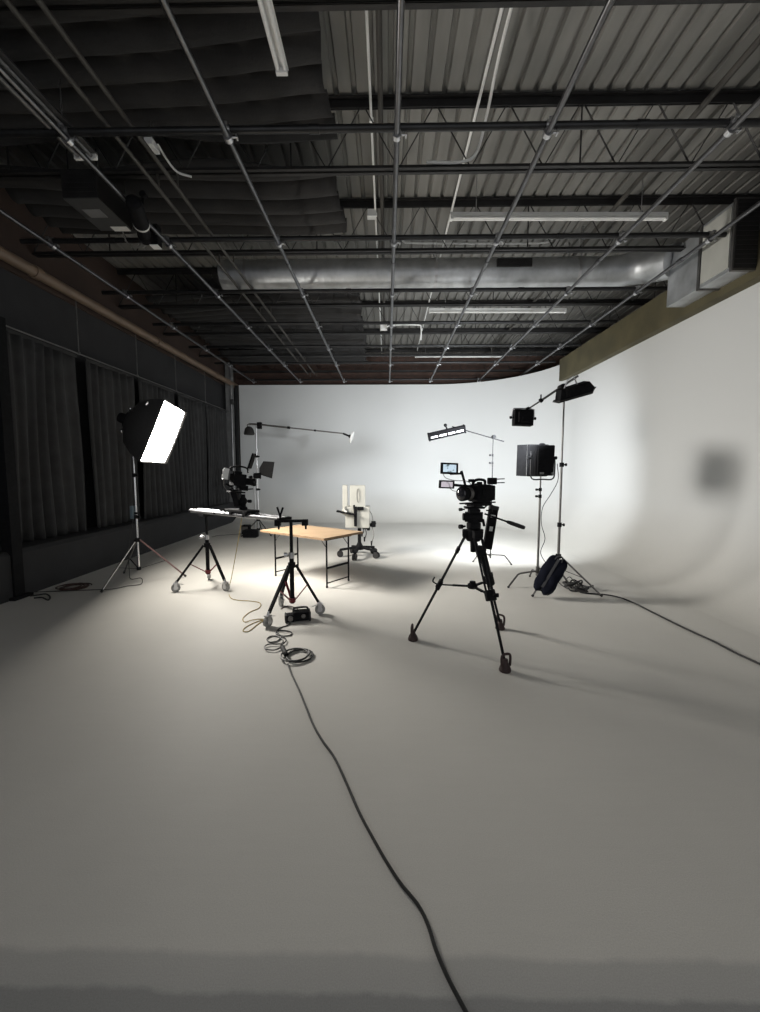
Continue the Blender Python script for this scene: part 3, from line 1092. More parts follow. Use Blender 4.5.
ma = thing('medical_machine', 'tall ivory device with twin upright panels on a black wheeled base', 'machine', mc)
mb = MB()
for k in range(5):
    a = math.radians(-100 + k * 72)
    d = Vector((math.cos(a), math.sin(a), 0))
    mb.bar(mc + Vector((0, 0, .205)), mc + d * .40 + Vector((0, 0, .150)), .055, .045, .008)
mb.lathe([(.09, 0), (.085, .06), (.05, .12), (.036, .16)], mc + Vector((0, 0, .15)), (0, 0, 1), 18)
obj('star_base', mb, 'black', ma)
for k in range(5):
    a = math.radians(-100 + k * 72)
    d = Vector((math.cos(a), math.sin(a), 0))
    side = Vector((-d.y, d.x, 0))
    p = mc + d * .40
    w = obj('caster_wheel', MB().tube(p + side * -.042 + Vector((0, 0, .066)), p + side * -.012 + Vector((0, 0, .066)), .065, seg=18)
            .tube(p + side * .012 + Vector((0, 0, .066)), p + side * .042 + Vector((0, 0, .066)), .065, seg=18), 'rubber', ma)
    obj('caster_fork', MB().box(p + Vector((0, 0, .11)), (.04, .022, .09), .004, frame(d).to_3x3()).tube(p + Vector((0, 0, .09)), p + Vector((0, 0, .16)), .014), 'black', w)
obj('column', MB().tube(mc + Vector((0, 0, .26)), mc + Vector((0, 0, .70)), .036, seg=16), 'black', ma)
def slab(x0, x1, y0, y1, dep, dy, bev, name, parent, rz=0.0):
    a_, b_ = at(x0, y0, 8.40), at(x1, y1, 8.40)
    return obj(name, MB().box(((a_.x + b_.x) / 2, 8.40 + dy, (a_.z + b_.z) / 2), (b_.x - a_.x, dep, a_.z - b_.z), bev, Euler((0, 0, rz))), 'ivory', parent)


cab = slab(346, 370, 506, 527, .40, .02, .03, 'cabinet', ma)
obj('cabinet_shoulder', MB().box(at(347, 511.5, 8.36), (.20, .30, .16), .03, Euler((0, .5, 0))), 'ivory', cab)
pr = slab(350, 365.5, 485, 508, .13, -.06, .02, 'upright_panel', ma, .10)
pl = slab(342.2, 347.3, 485, 508.5, .26, .05, .02, 'upright_panel', ma, .10)
q = at(358.2, 495.5, 8.268)
mb = MB()
mb.path([q + Vector((math.cos(t) * .028, 0, math.sin(t) * .14)) for t in [2 * PI * k / 24 for k in range(24)]], .004, 6, 1, True)
obj('oval_seam', mb, 'gcable', pr)
obj('column_cover', MB().box(at(355.5, 516.5, 8.19), (.06, .05, .40), .012), 'blackp', ma)
obj('handle_bar', MB().box(at(360.5, 508.5, 8.19), (.13, .04, .07), .012).bar(at(354, 505, 8.19), at(355, 514, 8.19), .04, .03), 'blackp', ma)
mb = MB()
mb.bar(at(336.5, 511, 8.15), at(355, 514.5, 8.18), .20, .028, .006)
obj('side_tray', mb, 'blackp', ma)
obj('nozzle', MB().path([at(348, 506, 8.3), at(344.5, 508, 8.2), at(345, 511, 8.15), at(347, 512, 8.12)], .022, 8, 6), 'ivory', ma)
mb = MB()
mb.bar(at(363, 528.5, 8.35), at(375.5, 522.5, 8.3), .07, .06, .012).box(at(373.5, 524, 8.3), (.09, .09, .12), .015).box(at(368.5, 527, 8.3), (.06, .08, .14), .012).box(at(366, 527, 8.3), (.08, .08, .08), .01)
obj('cable_holder', mb, 'blackp', ma)
for x0, x1, yb in ((365, 364.5, 540), (372.5, 371.5, 544), (362.5, 362, 535)):
    cb = obj('hose', MB().path([at(x0, 527, 8.28), at(x0 + 1.2, (527 + yb) / 2, 8.25), at(x1, yb, 8.27)], .010, 8, 8), 'gcable' if x0 > 370 else 'cable', ma)
    obj('connector', MB().tube(at(x1, yb - 3, 8.27), at(x1, yb + 1.5, 8.27), .018, .014, seg=10), 'blackp', cb)
obj('hose', MB().path([at(369, 510, 8.3), at(372, 515, 8.27), at(373, 521, 8.28)], .008, 8, 8), 'gcable', ma)

# ================================================================== SLIDER ON TWO WHEELED STANDS
A = Vector((-2.69, 6.02, 0))
B = Vector((-1.15, 4.86, 0))
combo_stand('wheeled black stand with red braces under the far slider end', A, [gp(176, 592)[:2], gp(226, 591)[:2], gp(209, 580)[:2]], 1.10, .66, .26)
combo_stand('wheeled black stand with red braces topped by the T bar', B, [gp(268, 627)[:2], gp(320, 614)[:2], gp(281, 606)[:2]], 1.16, .63, .20)
rd = (B - A).normalized()
rs = Vector((-rd.y, rd.x, 0))
ra, rb = A - rd * .32 + Vector((0, 0, 1.165)), B - rd * .12 + Vector((0, 0, 1.185))
sl = thing('camera_slider', 'long silver slider rail with a black carriage between two wheeled stands', 'slider', (ra + rb) / 2 - Vector((0, 0, .05)))
for s in (-1, 1):
    obj('rail_tube', MB().tube(ra + rs * s * .062, rb + rs * s * .058, .030, seg=16), 'rail', sl)
for tpos in (.0, .33, .66, 1.0):
    p = ra.lerp(rb, tpos)
    obj('cross_plate', MB().box(p, (.05, .19, .036), .006, frame(rd).to_3x3()), 'black', sl)
obj('mount_plate', MB().box(A + Vector((0, 0, 1.115)), (.14, .17, .034), .005, frame(rd).to_3x3()), 'black', sl)
cr = ra.lerp(rb, .60)
mb = MB(frame(rd, (0, 0, 1), cr))
mb.box((0, 0, .055), (.44, .20, .035), .006)
for sx in (-1, 1):
    for sy in (-1, 1):
        mb.box((sx * .16, sy * .065, .03), (.07, .075, .06), .008)
mb.box((-.30, 0, .035), (.14, .14, .06), .012)
mb.tube((-.36, -.12, .05), (-.36, .12, .05), .016, seg=10)
obj('carriage', mb, 'black', sl)
mb = MB(frame(rd, (0, 0, 1), ra))
mb.tube((-.05, 0, 0), (-.01, 0, 0), .014, seg=10).tube((-.075, 0, 0), (-.05, 0, 0), .022, seg=10)
obj('end_knob', mb, 'steel', sl)
tz = B + Vector((0, 0, 1.165))
tdir = Vector((1, -.04, .02)).normalized()
tbar = thing('grip_bar', 'black T bar with clamps on top of the near wheeled stand', 'grip', tz)
obj('bar', MB().bar(tz - tdir * .16, tz + tdir * .20, .045, .032, .005), 'black', tbar)
for s in (-.16, .17):
    p = tz + tdir * s
    mb = MB()
    mb.box(p + Vector((0, 0, -.02)), (.07, .075, .075), .010)
    mb.tube(p + Vector((0, -.06, -.03)), p + Vector((0, .06, -.03)), .016, seg=10)
    mb.tube(p + Vector((.01, 0, -.05)), p + Vector((.01, 0, -.10)), .012, seg=8)
    obj('clamp', mb, 'black', tbar)
mb = MB()
p = tz + tdir * -.13
mb.tube(p, p + Vector((0, 0, .08)), .016, seg=8)
mb.tube(p + Vector((0, 0, .06)), p + Vector((-.035, 0, .17)), .011, .013, seg=8)
mb.tube(p + Vector((0, 0, .06)), p + Vector((.035, 0, .165)), .011, .013, seg=8)
obj('clamp_handle', mb, 'black', tbar)

# camera on the slider carriage
ch = cr + Vector((0, 0, .075))
YC = ch.y
sch = thing('slider_camera', 'compact black camera rig on a ball head on the slider carriage', 'camera', ch)


def sp(x, y, dy=0.0):
    return at(x, y, YC + dy)


mb = MB()
mb.lathe([(.055, 0), (.055, .02), (.035, .04), (.035, .07), (.05, .09), (.05, .13), (.03, .16), (.03, .20)], ch, (0, 0, 1), 18)
knob(mb, ch + Vector((.04, 0, .11)), (1, -.4, 0), .022, .08)
knob(mb, ch + Vector((-.04, 0, .05)), (-1, -.4, 0), .016, .06)
mb.bar(sp(234, 490), sp(238, 506), .10, .07, .01).bar(sp(231, 488), sp(235, 500), .04, .05, .01)
obj('ball_head', mb, 'black', sch)
cdir = Vector((.75, .62, -.10)).normalized()
bc = sp(238, 480)
T = frame(cdir, (0, 0, 1), bc)
mb = MB(T)
mb.box((0, 0, 0), (.17, .18, .16), .014).box((-.02, -.02, .09), (.10, .08, .05), .010).box((.06, -.05, -.10), (.12, .06, .07), .01).box((.045, .06, -.005), (.06, .04, .11), .012)
obj('camera_body', mb, 'blackp', sch)
mb = MB(T)
mb.lathe([(.040, 0), (.042, .05), (.048, .06), (.048, .12), (.052, .13), (.052, .17), (.044, .172)], (.06, 0, -.01), (1, 0, 0), 22)
obj('lens_barrel', mb, 'blackp', sch)
mb = MB()
mb.box(sp(236, 492), (.20, .16, .02), .004, frame(cdir).to_3x3())
for s in (-1, 1):
    mb.tube(sp(232, 490) + Vector((0, s * .04, 0)), sp(252, 489) + Vector((0, s * .04, 0)), .0075, seg=8)
obj('rod_plate', mb, 'black', sch)
obj('battery_pack', MB().box(sp(226.2, 474), (.075, .11, .155), .012, Euler((0, .2, .5))), 'grey', sch)
obj('battery_label', MB().box(sp(225.5, 473.5, -.065), (.075, .012, .135), .003, Euler((0, .2, .35))), 'sticker', sch)
obj('top_handle', MB().path([sp(231, 471), sp(231, 467.5), sp(240, 466.5), sp(247, 468.5), sp(248, 473)], .012, 8, 5), 'blackp', sch)
mb = MB()
knob(mb, sp(251, 484), (1, -.1, 0), .03, .06)
knob(mb, sp(249, 477, -.05), (1, -.6, 0), .02, .05)
mb.tube(sp(226, 484), sp(232, 487), .014, seg=8)
obj('focus_knob', mb, 'blackp', sch)
mn = obj('monitor_arm', MB().tube(sp(247, 474), sp(250, 469), .009, seg=8), 'steel', sch)
obj('monitor', MB().bar(sp(249.3, 468.5), sp(254.3, 453.5), .13, .020, .004, zd=(1, 0, .3)), 'blackp', sch)
obj('cable_loop', MB().path([sp(224, 479), sp(224, 486), sp(229, 493), sp(233, 499), sp(235, 505)], .006, 6, 6), 'gcable', sch)

# ================================================================== BOOM STAND AT THE BACK
YCs = 11.3
CB = at(258.7, 533, YCs)
CB.z = 0
cs = light_stand('boom_stand', 'silver stand at the back with a long boom arm', CB, [CB + Vector((-.36, -.36, 0)), CB + Vector((.42, -.25, 0)), CB + Vector((-.05, .5, 0))],
                 3.02, .42, .14, 'steel', ['black', 'black', 'black'], (.42, .72), .026)
# side tube
obj('crank_tube', MB().tube(CB + Vector((-.085, 0, .2)), CB + Vector((-.085, 0, 1.75)), .022, seg=12)
    .box(CB + Vector((-.04, 0, 1.62)), (.14, .07, .10), .01).box(CB + Vector((-.04, 0, .5)), (.14, .07, .08), .01), 'steel', cs)
bt = at(259.5, 424.5, YCs)
bm_ = thing('lighting_boom', 'long thin dark boom arm sloping over the table from the back stand', 'boom arm', bt)
be, bs_ = at(343, 433.5, YCs - .2), at(249.5, 424, YCs)
obj('arm_tube', MB().tube(bs_, bt, .024, seg=12).tube(bt, bt.lerp(be, .35), .024, seg=12).tube(bt.lerp(be, .35), be, .018, seg=12), 'dsteel', bm_)
obj('pivot_clamp', MB().box(bt + Vector((0, 0, -.03)), (.12, .10, .18), .015).tube(bt + Vector((0, -.09, -.02)), bt + Vector((0, .06, -.02)), .04), 'black', bm_)
obj('coupling', MB().tube(bt.lerp(be, .34), bt.lerp(be, .37), .034, seg=12).tube(bt.lerp(be, .66), bt.lerp(be, .68), .026, seg=12), 'black', bm_)
wq = at(249, 425, YCs)
cwt = thing('counterweight', 'black sandbag counterweight hanging at the short end of the boom arm', 'counterweight', wq - Vector((0, 0, .30)))
obj('bag', MB().lathe([(.02, 0), (.07, .015), (.11, .06), (.13, .14), (.145, .20), (.13, .225), (.02, .23)], wq - Vector((0, 0, .04)), (0, 0, -1), 18), 'rubber', cwt)
obj('hook', MB().path([wq + Vector((-.02, 0, -.06)), wq + Vector((-.05, 0, -.01)), wq + Vector((0, 0, .03)), wq + Vector((.03, 0, 0))], .010, 8, 5), 'black', cwt)
dl = thing('disc_light', 'small round white lamp head at the long end of the boom arm', 'lamp', at(351, 437, YCs - .2))
dn = Vector((.95, .0, -.30)).normalized()
dc = at(352, 437, YCs - .2)
obj('lamp_disc', MB().lathe([(.05, -.045), (.15, -.03), (.165, -.012), (.165, .012), (.15, .018)], dc, dn, 28), 'white', dl)
obj('lamp_back', MB().lathe([(.03, -.085), (.045, -.08), (.05, -.04)], dc, dn, 20), 'blackp', dl)
obj('swivel', MB().bar(at(343, 433.5, YCs - .2), dc - dn * .07, .05, .05, .01), 'black', dl)
# barn-door light on the boom stand
lp = CB + Vector((.06, -.10, 1.65))
bd = thing('barn_door_light', 'small black barn door light fixed halfway up the boom stand', 'light', lp)
obj('lamp_body', MB().lathe([(.05, 0), (.075, .02), (.075, .16), (.085, .17), (.085, .20)], lp + Vector((-.12, -.05, 0)), (1, .25, 0), 18), 'blackp', bd)
obj('door', MB().prism([(p_.x, p_.z) for p_ in [at(260.5, 468, YCs), at(264.5, 461.3, YCs), at(275.5, 462, YCs), at(273, 478.5, YCs), at(260.5, 474.5, YCs)]], .012,
                       Matrix(((1, 0, 0, 0), (0, 0, -1, lp.y + .0), (0, 1, 0, 0), (0, 0, 0, 1)))), 'rubber', bd)
obj('clamp', MB().box(CB + Vector((.02, -.04, 1.66)), (.08, .10, .12), .012), 'black', bd)
# gear at the foot of the boom stand
cz = thing('gear_case', 'flat black gear case on the floor at the foot of the boom stand', 'case', CB + Vector((-.08, -.42, 0)))
obj('case_body', MB().box(CB + Vector((-.08, -.42, .085)), (.36, .26, .17), .02), 'blackp', cz)
obj('case_lid', MB().box(CB + Vector((-.08, -.42, .185)), (.37, .27, .035), .012), 'blackp', cz)
obj('handle', MB().path([CB + Vector((-.16, -.555, .11)), CB + Vector((-.15, -.59, .12)), CB + Vector((-.01, -.59, .12)), CB + Vector((0, -.555, .11))], .010, 8, 4), 'black', cz)
cz = thing('battery_charger', 'small black charger box standing left of the boom stand foot', 'charger', CB + Vector((-.40, .15, 0)))
obj('charger_body', MB().box(CB + Vector((-.40, .15, .13)), (.22, .20, .26), .02), 'blackp', cz)
obj('face_plate', MB().box(CB + Vector((-.40, .045, .15)), (.16, .012, .14), .004), 'dsteel', cz)

# ================================================================== TRIPOD WITH CINEMA CAMERA
TC = Vector((.862, 4.06, 0))
tf = [gp(413, 640), gp(505, 671), gp(500, 629)]
tp = thing('camera_tripod', 'tall black camera tripod with a spreader and rubber feet', 'tripod', TC)
YT = TC.y


def tq(x, y, dy=0.0):
    return at(x, y, YT + dy)


crown = TC + Vector((0, 0, 1.155))
for k, f in enumerate(tf):
    d = (f - TC).normalized()
    side = Vector((-d.y, d.x, 0))
    top = crown + d * .075 + Vector((0, 0, -.03))
    end = f + Vector((0, 0, .085)) - d * .01
    mid = top.lerp(end, .50)
    lg = obj('leg', MB().tube(top + side * .040, mid + side * .034, .0105, seg=10).tube(top - side * .040, mid - side * .034, .0105, seg=10)
             .tube(top.lerp(mid, .30), mid.lerp(end, .10), .0105, seg=10).tube(mid.lerp(end, -.05), end, .0135, seg=10), 'black', tp)
    mb = MB()
    fr_ = frame(end - top, (0, 0, 1)).to_3x3()
    mb.box(mid, (.10, .10, .045), .010, fr_)
    obj('leg_bridge', MB().box(top.lerp(mid, .30), (.06, .10, .034), .008, fr_), 'black', lg)
    knob(mb, mid + side * .03, side + d * .4, .020, .05)
    mb.path([mid + d * .02, mid + d * .065 + Vector((0, 0, .03)), mid + d * .05 + Vector((0, 0, .075))], .008, 6, 4)
    obj('leg_lock', mb, 'black', lg)
    mb = MB()
    mb.lathe([(.050, 0), (.054, .012), (.046, .040), (.026, .075), (.022, .11)], f, (0, 0, 1), 16)
    mb.path([f + side * s_ + Vector((0, 0, z_)) + d * .01 for s_, z_ in ((-.04, .05), (-.044, .12), (-.03, .155), (.03, .155), (.044, .12), (.04, .05))], .012, 8, 4)
    obj('rubber_foot', mb, 'redrub', lg)
    obj('leg_knuckle', MB().box(crown + d * .065 + Vector((0, 0, -.012)), (.09, .10, .075), .014, frame(d).to_3x3()), 'black', tp)
spc = TC + Vector((0, 0, .605))
spr = obj('spreader_hub', MB().lathe([(.045, -.02), (.05, -.015), (.05, .02), (.03, .035), (.03, .05)], spc, (0, 0, 1), 16), 'black', tp)
for f in tf:
    d = (f - TC).normalized()
    top = crown + d * .075 + Vector((0, 0, -.03))
    end = f + Vector((0, 0, .085)) - d * .01
    p = top.lerp(end, .50)
    obj('spreader_arm', MB().bar(spc + d * .04, spc.lerp(p, .6), .030, .018, .004).bar(spc.lerp(p, .5), p, .020, .012, .003), 'black', tp)
mb = MB()
mb.lathe([(.06, -.09), (.078, -.07), (.082, .0), (.07, .03), (.05, .035)], crown, (0, 0, 1), 24)
mb.tube(crown + Vector((0, 0, -.20)), crown + Vector((0, 0, -.08)), .028, .034, seg=14)
obj('bowl_mount', mb, 'black', tp)
mb = MB()
mb.lathe([(.055, .03), (.07, .04), (.07, .09), (.055, .10), (.055, .13)], crown, (0, 0, 1), 24)
mb.tube(crown + Vector((-.085, .02, .15)), crown + Vector((.085, -.02, .15)), .052, seg=22)
mb.tube(crown + Vector((-.105, .02, .15)), crown + Vector((-.085, .02, .15)), .038, seg=22)
mb.box(crown + Vector((0, 0, .21)), (.11, .10, .04), .008)
mb.box(crown + Vector((0, 0, .245)), (.19, .10, .02), .005)
knob(mb, crown + Vector((-.09, -.03, .06)), (-1, -.5, 0), .022, .07)
knob(mb, crown + Vector((-.10, -.04, .23)), (-1, -.4, 0), .016, .06)
knob(mb, crown + Vector((.11, -.04, .22)), (1, -.4, 0), .016, .06)
mb.bar(crown + Vector((.09, 0, .13)), crown + Vector((.10, -.02, .06)), .02, .02, .004)
obj('fluid_head', mb, 'black', tp)
h0, h1 = crown + Vector((.10, -.02, .185)), tq(525, 528, -.15)
hm = h0.lerp(h1, .55)
pn = obj('pan_handle', MB().tube(h0, hm, .009, seg=10), 'black', tp)
obj('grip', MB().lathe([(.010, 0), (.016, .01), (.020, .05), (.020, (h1 - hm).length - .02), (.014, (h1 - hm).length)], hm, h1 - hm, 14), 'rubber', pn)

# cinema camera
CZ0 = crown.z + .262
cam_base = TC + Vector((.02, 0, CZ0))
ci = thing('cinema_camera', 'black cinema camera rig with two small monitors on the tripod', 'camera', cam_base)
cd = Vector((-.80, -.60, 0)).normalized()
T = frame(cd, (0, 0, 1), cam_base + Vector((.03, 0, 0)))
obj('base_plate', MB(T).box((.0, 0, .012), (.26, .10, .024), .005).tube((-.2, .035, .03), (.24, .035, .03), .0075, seg=8).tube((-.2, -.035, .03), (.24, -.035, .03), .0075, seg=8), 'black', ci)
mb = MB(T)
mb.box((-.01, 0, .125), (.19, .145, .17), .014)
mb.box((.07, 0, .125), (.05, .13, .16), .012)
mb.box((-.01, .078, .13), (.12, .012, .10), .004)
for k in range(4):
    mb.box((-.05 + k * .03, .087, .16), (.016, .008, .012), .002)
mb.box((.05, -.085, .12), (.08, .04, .12), .014)
obj('camera_body', mb, 'blackp', ci)
mb = MB(T)
mb.lathe([(.054, .0), (.054, .04), (.062, .045), (.062, .10), (.059, .105), (.059, .125), (.070, .13), (.070, .165), (.064, .17)], (.09, 0, .125), (1, 0, 0), 26)
ln = obj('lens_barrel', mb, 'blackp', ci)
obj('focus_ring', MB(T).lathe([(.0635, .055), (.0645, .06), (.0645, .09), (.0635, .095)], (.09, 0, .125), (1, 0, 0), 26), 'dsteel', ln)
obj('front_glass', MB(T).lathe([(.058, .168), (.050, .176), (.030, .181), (.005, .183)], (.09, 0, .125), (1, 0, 0), 24), 'lens', ln)
mb = MB(T)
mb.path([(-.08, 0, .21), (-.075, 0, .245), (-.02, 0, .258), (.05, 0, .255), (.09, 0, .235), (.095, 0, .21)], .014, 10, 5)
mb.box((0, 0, .222), (.05, .03, .03), .006).box((.12, 0, .25), (.06, .035, .03), .008)
obj('top_handle', mb, 'blackp', ci)
mb = MB(T)
mb.box((-.145, 0, .125), (.07, .11, .15), .012)
obj('battery_pack', mb, 'blackp', ci)
rq = tq(492, 481, -.02)
mb = MB()
mb.box(rq, (.085, .07, .065), .010)
obj('receiver_box', mb, 'blackp', ci)
obj('antenna', MB().tube(rq + Vector((.04, 0, .018)), rq + Vector((.12, -.01, .022)), .005, seg=8), 'black', ci)
obj('antenna', MB().tube(rq + Vector((.04, 0, -.018)), rq + Vector((.12, -.01, -.016)), .005, seg=8), 'black', ci)


def monitor(c_px, w, h, yaw, tilt, scr, nm):
    c_ = tq(*c_px, -.12)
    Tm = Matrix.Translation(c_) @ Euler((tilt, .04, yaw)).to_matrix().to_4x4()
    m_ = obj(nm, MB(Tm).box((0, 0, 0), (w, .026, h), .006).box((0, .016, 0), (w * .7, .02, h * .7), .006), 'blackp', ci)
    obj('screen', MB(Tm).box((0, -.0145, 0), (w * .74, .003, h * .66), .0), scr, m_)
    return m_


monitor((449.3, 468.5), .170, .108, .12, -.10, 'scr1', 'monitor')
monitor((446.6, 484.4), .150, .078, .10, .0, 'scr2', 'viewfinder')
obj('monitor_arm', MB().tube(tq(450, 474, -.10), tq(461, 473.5, -.08), .010, seg=8).tube(tq(461.5, 471, -.08), tq(465.5, 486, -.05), .012, seg=8).ball(tq(461.5, 473, -.08), .018), 'black', ci)
obj('monitor_arm', MB().bar(tq(454, 485, -.10), tq(470, 486.5, -.04), .03, .026, .005).tube(tq(470, 486, -.04), tq(478, 484, 0), .012, seg=8), 'black', ci)
obj('monitor_cable', MB().path([tq(443, 474, -.11), tq(446, 478, -.1), tq(455, 480.5, -.09), tq(466, 481, -.06), tq(471, 484, -.03)], .004, 6, 6), 'gcable', ci)
obj('monitor_cable', MB().path([tq(450, 488.5, -.11), tq(454, 491, -.1), tq(461, 491, -.1), tq(468, 488, -.06)], .004, 6, 6), 'gcable', ci)
# long black power supply hanging behind the tripod
ps0, ps1 = at(494, 506, 4.45), at(487, 549, 4.45)
ps = thing('power_supply', 'long black power supply with white stickers hanging behind the camera tripod', 'power supply', ps1)
T = frame(ps0 - ps1, (0, -1, 0), (ps0 + ps1) / 2)
L_ = (ps0 - ps1).length
obj('case_body', MB(T).box((0, 0, 0), (L_, .098, .06), .012), 'blackp', ps)
obj('end_cap', MB(T).box((L_ / 2 - .02, 0, 0), (.045, .104, .066), .010), 'rubber', ps)
obj('sticker', MB(T).box((L_ * .27, .0, .032), (.03, .05, .003)), 'sticker', ps)
obj('sticker', MB(T).box((-L_ * .02, .0, .032), (.05, .035, .003)), 'sticker', ps)
obj('strap', MB().path([ps0, ps0.lerp(tq(485, 507, .05), .6) + Vector((0, 0, .02)), tq(484, 508, .04)], .008, 6, 5), 'webbing', ps)

# ================================================================== C-STAND D with LED bar
YD = 7.75
DB = at(490.5, 555, YD)
DB.z = 0
fd1, fd2 = gp(473, 562), gp(511.5, 565)
lg = []
for f in (fd1, fd2):
    d = f - DB
    lg.append((math.atan2(d.y, d.x), d.length, .18))
lg.append((math.radians(90), .45, .14))
zt = at(492, 437, YD).z
c_stand('century_stand', 'thin silver stand behind the cinema camera holding the bar light', DB, lg, zt, 'black', .010)
hd_ = Vector((DB.x, DB.y, zt))
ga = thing('extension_rod', 'thin silver boom arm on the stand behind the cinema camera', 'boom arm', hd_)
g0, g1 = at(504, 441.5, YD - .05), at(452, 426.5, YD - .05)
obj('arm_rod', MB().tube(g0, g1, .010, seg=10), 'black', ga)
obj('grip_head', MB().tube(hd_ + Vector((0, -.09, 0)), hd_ + Vector((0, .03, 0)), .032, seg=16).box(hd_ + Vector((0, -.02, 0)), (.05, .05, .07), .008), 'black', ga)
b0, b1 = at(429, 437, YD - .12), at(464.5, 428.8, YD - .12)
lb_ = thing('bar_light', 'black LED bar light with white windows hanging above the cinema camera', 'light', (b0 + b1) / 2)
T = frame(b1 - b0, (0, -.35, 1), (b0 + b1) / 2)
L_ = (b1 - b0).length
obj('housing', MB(T).box((0, 0, 0), (L_, .09, .135), .010).box((-L_ / 2, 0, 0), (.03, .10, .145), .006).box((L_ / 2, 0, 0), (.03, .10, .145), .006), 'blackp', lb_)
for k in range(4):
    obj('led_panel', MB(T).box((-L_ * .36 + k * L_ * .24, -.046, -.01), (L_ * .19, .006, .034), .001), 'led', lb_)
obj('mount_ball', MB(T).tube((.02, .0, .05), (.0, .02, .14), .014, seg=8).ball((.0, .02, .14), .032), 'black', lb_)

# ================================================================== C-STAND E with big black lamp
YE = 6.38
EB = at(537.5, 574, YE)
EB.z = 0
fe = gp(508, 588)
d = fe - EB
c_stand('century_stand', 'dark steel stand beside the navy sandbag holding the large black lamp', EB,
        [(math.atan2(d.y, d.x), d.length, .20), (math.atan2(d.y, d.x) + 2.1, .5, .24), (math.atan2(d.y, d.x) - 2.1, .42, .16)], 1.72, 'dsteel', .017)
ec = at(541.5, 460.5, YE)
el = thing('studio_lamp', 'large black studio lamp with barn doors aimed at the cyclorama', 'light', Vector((EB.x, EB.y, 1.66)))
T = frame((1, .06, 0), (0, -.03, 1), ec)
mb = MB(T)
mb.box((0, 0, 0), (.29, .26, .46), .02)
mb.box((0, -.14, -.01), (.25, .05, .40), .015)
for k in range(7):
    mb.box((0, -.168, -.12 + k * .045), (.20, .010, .014), .002)
mb.box((0, .15, 0), (.32, .05, .50), .008)
obj('lamp_housing', mb, 'blackp', el)
obj('lamp_glass', MB(T).box((0, .178, 0), (.29, .006, .44)), 'lamp', el)
mb = MB(T)
mb.prism([(-.165, .165), (-.165, .185), (-.222, .42), (-.232, .41)], .50, Matrix.Identity(4))
obj('barn_door', mb, 'black', el)
mb = MB(T)
mb.prism([(.165, .165), (.165, .185), (.20, .34), (.21, .33)], .50, Matrix.Identity(4))
obj('barn_door', mb, 'black', el)  # unseen right door, length set to block spill onto the right wall
mb = MB(T)
mb.path([(-.185, -.03, .14), (-.185, -.05, -.10), (-.165, -.06, -.275), (.0, -.06, -.285), (.165, -.06, -.275), (.19, -.05, -.10), (.19, -.03, .05)], .011, 8, 4)
obj('yoke', mb, 'bpipe', el)
for s in (-1, 1):
    mb = MB(T)
    knob(mb, (s * .165, -.03, .04), (s, -.1, 0), .026, .055)
    obj('tilt_knob', mb, 'black', el)
obj('handle', MB(T).path([(-.04, 0, .225), (-.03, 0, .25), (.03, 0, .25), (.04, 0, .225)], .012, 8, 4), 'black', el)
obj('rear_switch', MB(T).box((-.06, -.17, -.19), (.06, .012, .03), .003).tube((.10, -.16, -.19), (.10, -.19, -.19), .016), 'grey', el)
mb = MB().path([ec + Vector((.21, -.08, -.05)), ec + Vector((.22, -.1, -.30)), ec + Vector((.12, -.09, -.52)), EB + Vector((.035, -.03, 1.20)), EB + Vector((.025, -.03, .95)),
                EB + Vector((.075, -.06, .72)), EB + Vector((.02, -.05, .5)), EB + Vector((.12, -.10, .30)), EB + Vector((.22, -.25, .1)), gp(566, 588, .012), gp(574, 591, .012)], .0055, 8, 8)
tag(obj('power_cable', mb, 'cable'), 'thin black cable hanging from the large lamp down its stand', 'cable')

# ================================================================== STAND F with boom and two heads
YF = 5.78
FB = at(557.5, 580, YF)
FB.z = 0
ff = [gp(602, 597), gp(532, 597.5), FB + Vector((.05, .55, 0))]
ftop = at(562, 395, YF).z
light_stand('light_stand', 'tall dark stand beside the cyclorama holding a lamp and a slanted arm', FB, ff, ftop, .56, .36, 'dsteel', None, (.36, .66), .019)
fh = Vector((FB.x, FB.y, ftop))
ba = thing('extension_rod', 'short slanted steel arm at the top of the tall dark stand', 'boom arm', fh)
a0, a1 = at(529, 408.5, YF), at(578, 376, YF)
obj('arm_rod', MB().tube(a0, a1, .011, seg=10).tube(a0.lerp(a1, .25), a1, .016, seg=10), 'dsteel', ba)
pv = a0.lerp(a1, .66)
obj('grip_head', MB().tube(pv + Vector((0, -.07, 0)), pv + Vector((0, .05, 0)), .035, seg=16).bar(fh, pv, .04, .035, .006), 'black', ba)
obj('arm_clamp', MB().tube(at(541, 400.4, YF) - Vector((.02, 0, -.02)), at(541, 400.4, YF) + Vector((.02, 0, -.02)), .024, seg=10).tube(at(541, 400, YF), at(541, 400, YF) + Vector((-.01, -.02, .07)), .010), 'black', ba)
# head on the stand
hl = thing('flood_lamp', 'wide black flood lamp tilted on top of the tall dark stand', 'light', at(574, 396, YF))
hcx = at(573.5, 391.5, YF - .08)
hx = Vector((.955, -.02, .27)).normalized()
T = frame(hx, (0, -.25, 1), hcx)
mb = MB(T)
mb.prism([(-.225, -.055), (.215, -.055), (.245, .0), (.19, .085), (-.19, .075)], .16,
         Matrix(((1, 0, 0, 0), (0, 0, -1, 0), (0, 1, 0, 0), (0, 0, 0, 1))))
mb.box((0, -.07, .02), (.28, .06, .10), .012)
for k in range(5):
    mb.box((-.10 + k * .05, -.102, .02), (.012, .012, .085), .002)
obj('lamp_housing', mb, 'blackp', hl)
obj('barn_door', MB(T).prism([(-.23, -.06), (.22, -.06), (.27, -.01), (.25, -.02), (.21, -.085), (-.25, -.085)], .20,
                             Matrix(((1, 0, 0, 0), (0, 0, -1, .02), (0, 1, 0, 0), (0, 0, 0, 1)))), 'rubber', hl)
